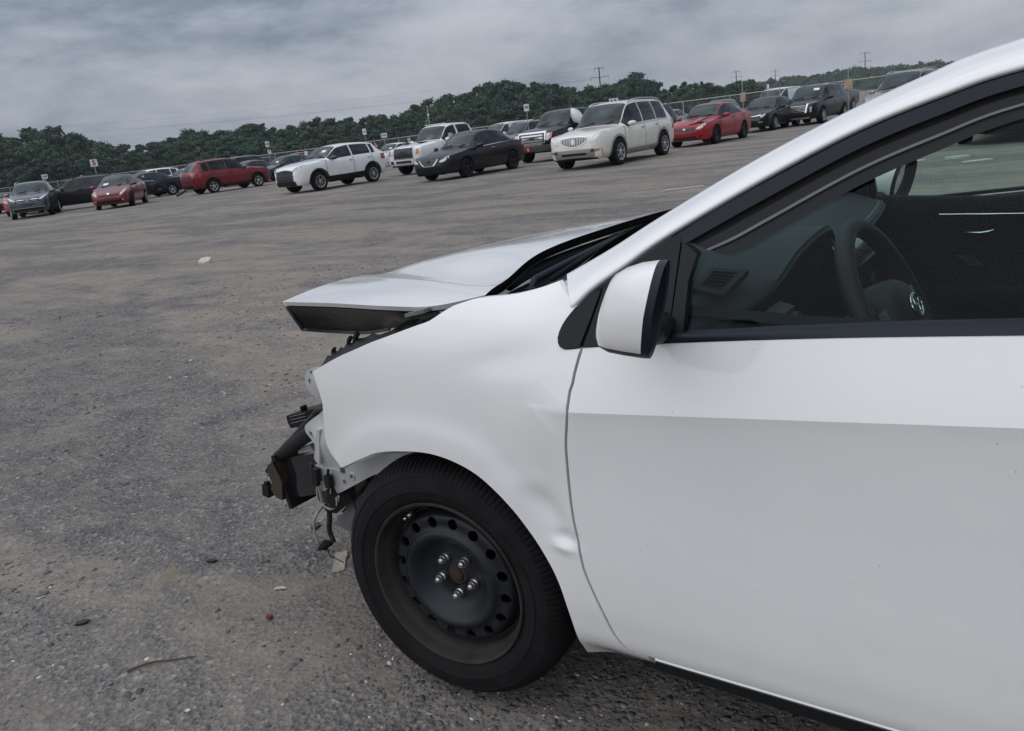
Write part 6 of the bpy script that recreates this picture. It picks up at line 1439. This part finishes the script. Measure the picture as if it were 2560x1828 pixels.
# steering wheel
sw = empty('steering_wheel', (.872, .496, .868)); sw.parent = NC; sw.rotation_euler = (0, R(-25), 0)
rim_ = MB(); P = [(0, .186*math.sin(2*math.pi*k/56), .186*math.cos(2*math.pi*k/56)) for k in range(57)]; rim_.tube(P, .0185, 14, cap=False); rim_.build('steering_rim', M['leather'], sw, smooth=True)
pad = MB(); rows = []
for (s, h) in ((1.0, -.035), (1.0, .0), (.96, .018), (.82, .032), (.5, .040), (.02, .042)):
    rows.append([(h, .085*s*math.copysign(abs(math.sin(a))**.7, math.sin(a)), .078*s*math.copysign(abs(math.cos(a))**.8, math.cos(a))-.012) for a in [2*math.pi*k/32 for k in range(33)]])
pad.grid(rows).build('horn_pad', M['leather'], sw, smooth=True)
for sy, z0 in ((1, .0), (-1, .0)):
    MB().grid([[(-.005, sy*.07, .035), (.014, sy*.075, .012), (.012, sy*.075, -.035), (-.01, sy*.07, -.05)], [(-.004, sy*.18, .030), (.010, sy*.18, .010), (.008, sy*.18, -.012), (-.01, sy*.178, -.03)]]).build('steering_spoke', M['black_gloss'], sw, smooth=True)
MB().box((.016, -.115, .01), (.008, .03, .03)).build('spoke_button', M['seal_grey'], sw); MB().box((.016, .115, .01), (.008, .03, .03)).build('spoke_button', M['seal_grey'], sw)
MB().grid([[(-.004, -.025, -.08), (-.004, .025, -.08)], [(.0, -.03, -.178), (.0, .03, -.178)]]).build('steering_spoke', M['black_gloss'], sw)
em = empty('emblem', (.046, 0, .0)); em.parent = sw
def ering(name, cy, cz, a, b, r_): MB().tube([(0, cy+a*math.sin(2*math.pi*k/28), cz+b*math.cos(2*math.pi*k/28)) for k in range(29)], r_, 6, cap=False).build(name, M['chrome'], em, smooth=True)
ering('emblem_ring', 0, 0, .034, .023, .0028); ering('emblem_ring', 0, .0, .010, .021, .0024); ering('emblem_ring', 0, .010, .024, .010, .0024)
MB().tube([(-.03, .500, 0), (0, .5, 0)], .001, 4)
MB().tube([(.86, .50, .85), (.62, .50, .72)], .045, 12).build('steering_column', M['trim_black'], NC, smooth=True)
MB().tube([(.80, .46, .86), (.80, .30, .885)], .009, 8).tube([(.80, .31, .884), (.80, .285, .888)], .012, 8).build('indicator_stalk', M['trim_black'], NC, smooth=True)
# door cards
def card(right):
    yb = lambda y: (CW-y) if right else y
    rows = [[(x, yb(.10), z0), (x, yb(.125), z0+.012), (x, yb(.155), z0+.004), (x, yb(.165), z0-.04), (x, yb(.15), .75), (x, yb(.16), .55), (x, yb(.14), .30)] for x, z0 in ((.585, .957), (.70, .949), (.81, .9425), (.93, .938), (1.2, .950), (1.55, .968))]
    MB().grid(rows).build('door_card', M['cloth_dark'], NC, smooth=True)
    MB().grid([[(.60, yb(.06), .935), (.60, yb(.12), .958)], [(.80, yb(.062), .946), (.80, yb(.115), .943)]]).build('door_card_front', M['trim_black'], NC)
    MB().grid([[(.73, yb(.162), .912), (.78, yb(.162), .912)], [(.79, yb(.155), .81), (.835, yb(.155), .81)], [(.86, yb(.15), .74), (.90, yb(.15), .74)]]).build('door_card_inlay', M['dash'], NC)
    MB().tube([(.774, yb(.168), .905), (1.0, yb(.169), .899), (1.40, yb(.169), .905)], .0022, 6).build('door_chrome_strip', M['chrome'], NC)
    MB().tube([(.841, yb(.185), .850), (.89, yb(.19), .849), (.915, yb(.19), .853), (.925, yb(.185), .857)], .0045, 8).build('inside_handle', M['chrome'], NC, smooth=True)
    MB().box((1.05, yb(.19), .66), (.55, .07, .05)).build('armrest', M['cloth_dark'], NC)
both(card)
for y in (.47, 1.30):
    s_ = empty('front_seat', (1.35, y, .30)); s_.parent = NC
    MB().box((0, 0, .12), (.50, .48, .20)).build('seat_cushion', M['cloth_dark'], s_); MB().box((.30, 0, .50), (.16, .48, .66), Matrix.Rotation(.3, 3, 'Y')).build('seat_back', M['cloth_dark'], s_); MB().box((.44, 0, .92), (.10, .26, .16), Matrix.Rotation(.3, 3, 'Y')).build('headrest', M['cloth_dark'], s_)
MB().box((2.3, .888, .62), (.5, 1.3, .5)).build('rear_seat', M['cloth_dark'], NC)
MB().grid([[(x, .36, z-.03), (x, .888, z+.02), (x, 1.416, z-.03)] for x, z in ((1.06, 1.34), (1.4, 1.385), (1.8, 1.40), (2.4, 1.32))]).build('headliner', M['seal_grey'], NC, smooth=True)
MB().box((.80, .888, .45), (.9, .22, .40)).build('centre_console', M['cloth_dark'], NC)
MB().box((1.20, .888, .29), (2.0, 1.46, .02)).build('cabin_floor', M['cloth_dark'], NC)
MB().lathe([(.001, .030), (.006, .028), (.008, .015), (.008, 0)], 12, lambda x, y, h: (.797+x, .128+y, .945+h*.5)).build('lock_knob', M['trim_black'], NC, smooth=True)
# tail lamps so that the rear is complete
for y in (.10, 1.676): MB().box((3.64, y, .86), (.12, .12, .16)).build('tail_lamp', M['lamp_red'], NC)

# ------------------------------------------------------------------ litter on the lot
def gz(x, y): return float(ground_z(np.array([x]), np.array([y]))[0])
M['scrap'] = mat('scrap_pale', (.50, .48, .42), .8, var=.15, vscale=30); M['scrap_leaf'] = mat('dry_leaf', (.30, .28, .20), .8, var=.2, vscale=40); M['scrap_brick'] = mat('brick_bit', (.14, .055, .04), .9, var=.3, vscale=60); M['cardboard'] = mat('cardboard', (.36, .31, .26), .9, var=.2, vscale=25)
def scrap(name, label, poly, x, y, rz, m_, th=.003, curl=.0, cat='litter', lift=.004):
    o = MB(); n = len(poly); c, s = math.cos(rz), math.sin(rz); z = gz(x, y)+lift
    f = lambda u, v, t: (x+u*c-v*s, y+u*s+v*c, z+t+curl*(u*u+.5*v)*8)
    o.prism(poly, 0, th, f); ob = o.build(name, M[m_]); return tag(ob, label, cat)
scrap('cardboard_scrap', 'torn pale cardboard strip lying beside the front tyre of the near car', [(-.065, -.02), (-.05, -.022), (0, -.019), (.07, -.022), (.075, .0), (.068, .02), (0, .018), (-.03, .021), (-.068, .017), (-.060, 0)], -.812, .398, -.85, 'cardboard')
scrap('leaf', 'pale dry leaf on dark gravel in the lower left', [(-.024, 0), (-.010, -.012), (.010, -.013), (.026, -.004), (.022, .006), (.004, .013), (-.014, .010)], -1.288, .076, .9, 'scrap_leaf', .0015, .9)
scrap('plastic_shard', 'small white plastic shard left of the front tyre', [(-.02, -.006), (.022, .0), (.004, .012), (-.016, .008)], -.867, .189, .5, 'scrap')
scrap('brick_fragment', 'little red-brown brick bit among the gravel left of the tyre', [(-.008, -.007), (.006, -.009), (.011, .002), (.002, .009), (-.009, .005)], -.764, .063, .3, 'scrap_brick', .011)
scrap('plastic_shard', 'white curled chip near the bottom edge', [(-.007, -.004), (.005, -.006), (.008, .003), (-.003, .006)], -.608, -.323, .2, 'scrap', .003)
scrap('food_wrapper', 'crumpled tan paper wrapper on the open lot left of the hood', [(-.09, -.03), (-.01, -.05), (.08, -.03), (.09, .03), (.02, .06), (-.06, .045)], -9.342, 5.847, .5, 'scrap', .045, .15)
for i, (x, y, l, lab) in enumerate(((-1.08, 14.89, .42, 'crumpled white paper seen through the far window, largest of three'), (-1.70, 14.9, .32, 'flat white paper scrap left of the three seen through the far window'), (-.68, 14.08, .50, 'long thin white strip right of the three seen through the far window'))):
    scrap('paper_scrap', lab, [(-l/2, -.03), (-l*.1, -.10), (l/2, -.05), (l*.46, .06), (0, .08), (-l*.4, .04)], x, y, .65, 'scrap', .04 if i == 0 else .015, .0)
scrap('paper_scrap', 'thin pale strip lying on the lot just left of the near roof pillar', [(-.35, -.03), (.35, -.02), (.34, .03), (-.33, .03)], -4.962, 12.529, .65, 'scrap', .02)
tw = MB().tube(smooth_line([(-.93, -.30, gz(-.93, -.3)+.006), (-.90, -.25, gz(-.9, -.25)+.008), (-.86, -.21, gz(-.86, -.21)+.006), (-.80, -.165, gz(-.8, -.165)+.005)], .01), .0035, 6, r2=.0015).build('twig', M['bark']); tag(tw, 'thin dark twig on the gravel at lower left', 'twig')
sl = [('flat dark slate chip at the lower left', -1.32, -.22, .022), ('grey slate chip beside the pale leaf', -1.27, .22, .020), ('dark slate chip near the bumper beam shadow', -1.10, .55, .026)]
for lab, x, y, s in sl: scrap('slate_chip', lab, [(-s, -s*.4), (s*.3, -s*.6), (s, 0), (s*.2, s*.55), (-s*.8, s*.4)], x, y, random.random()*3, 'gravel_chip' if 'gravel_chip' in M else 'dark_alloy', .005, cat='stone')
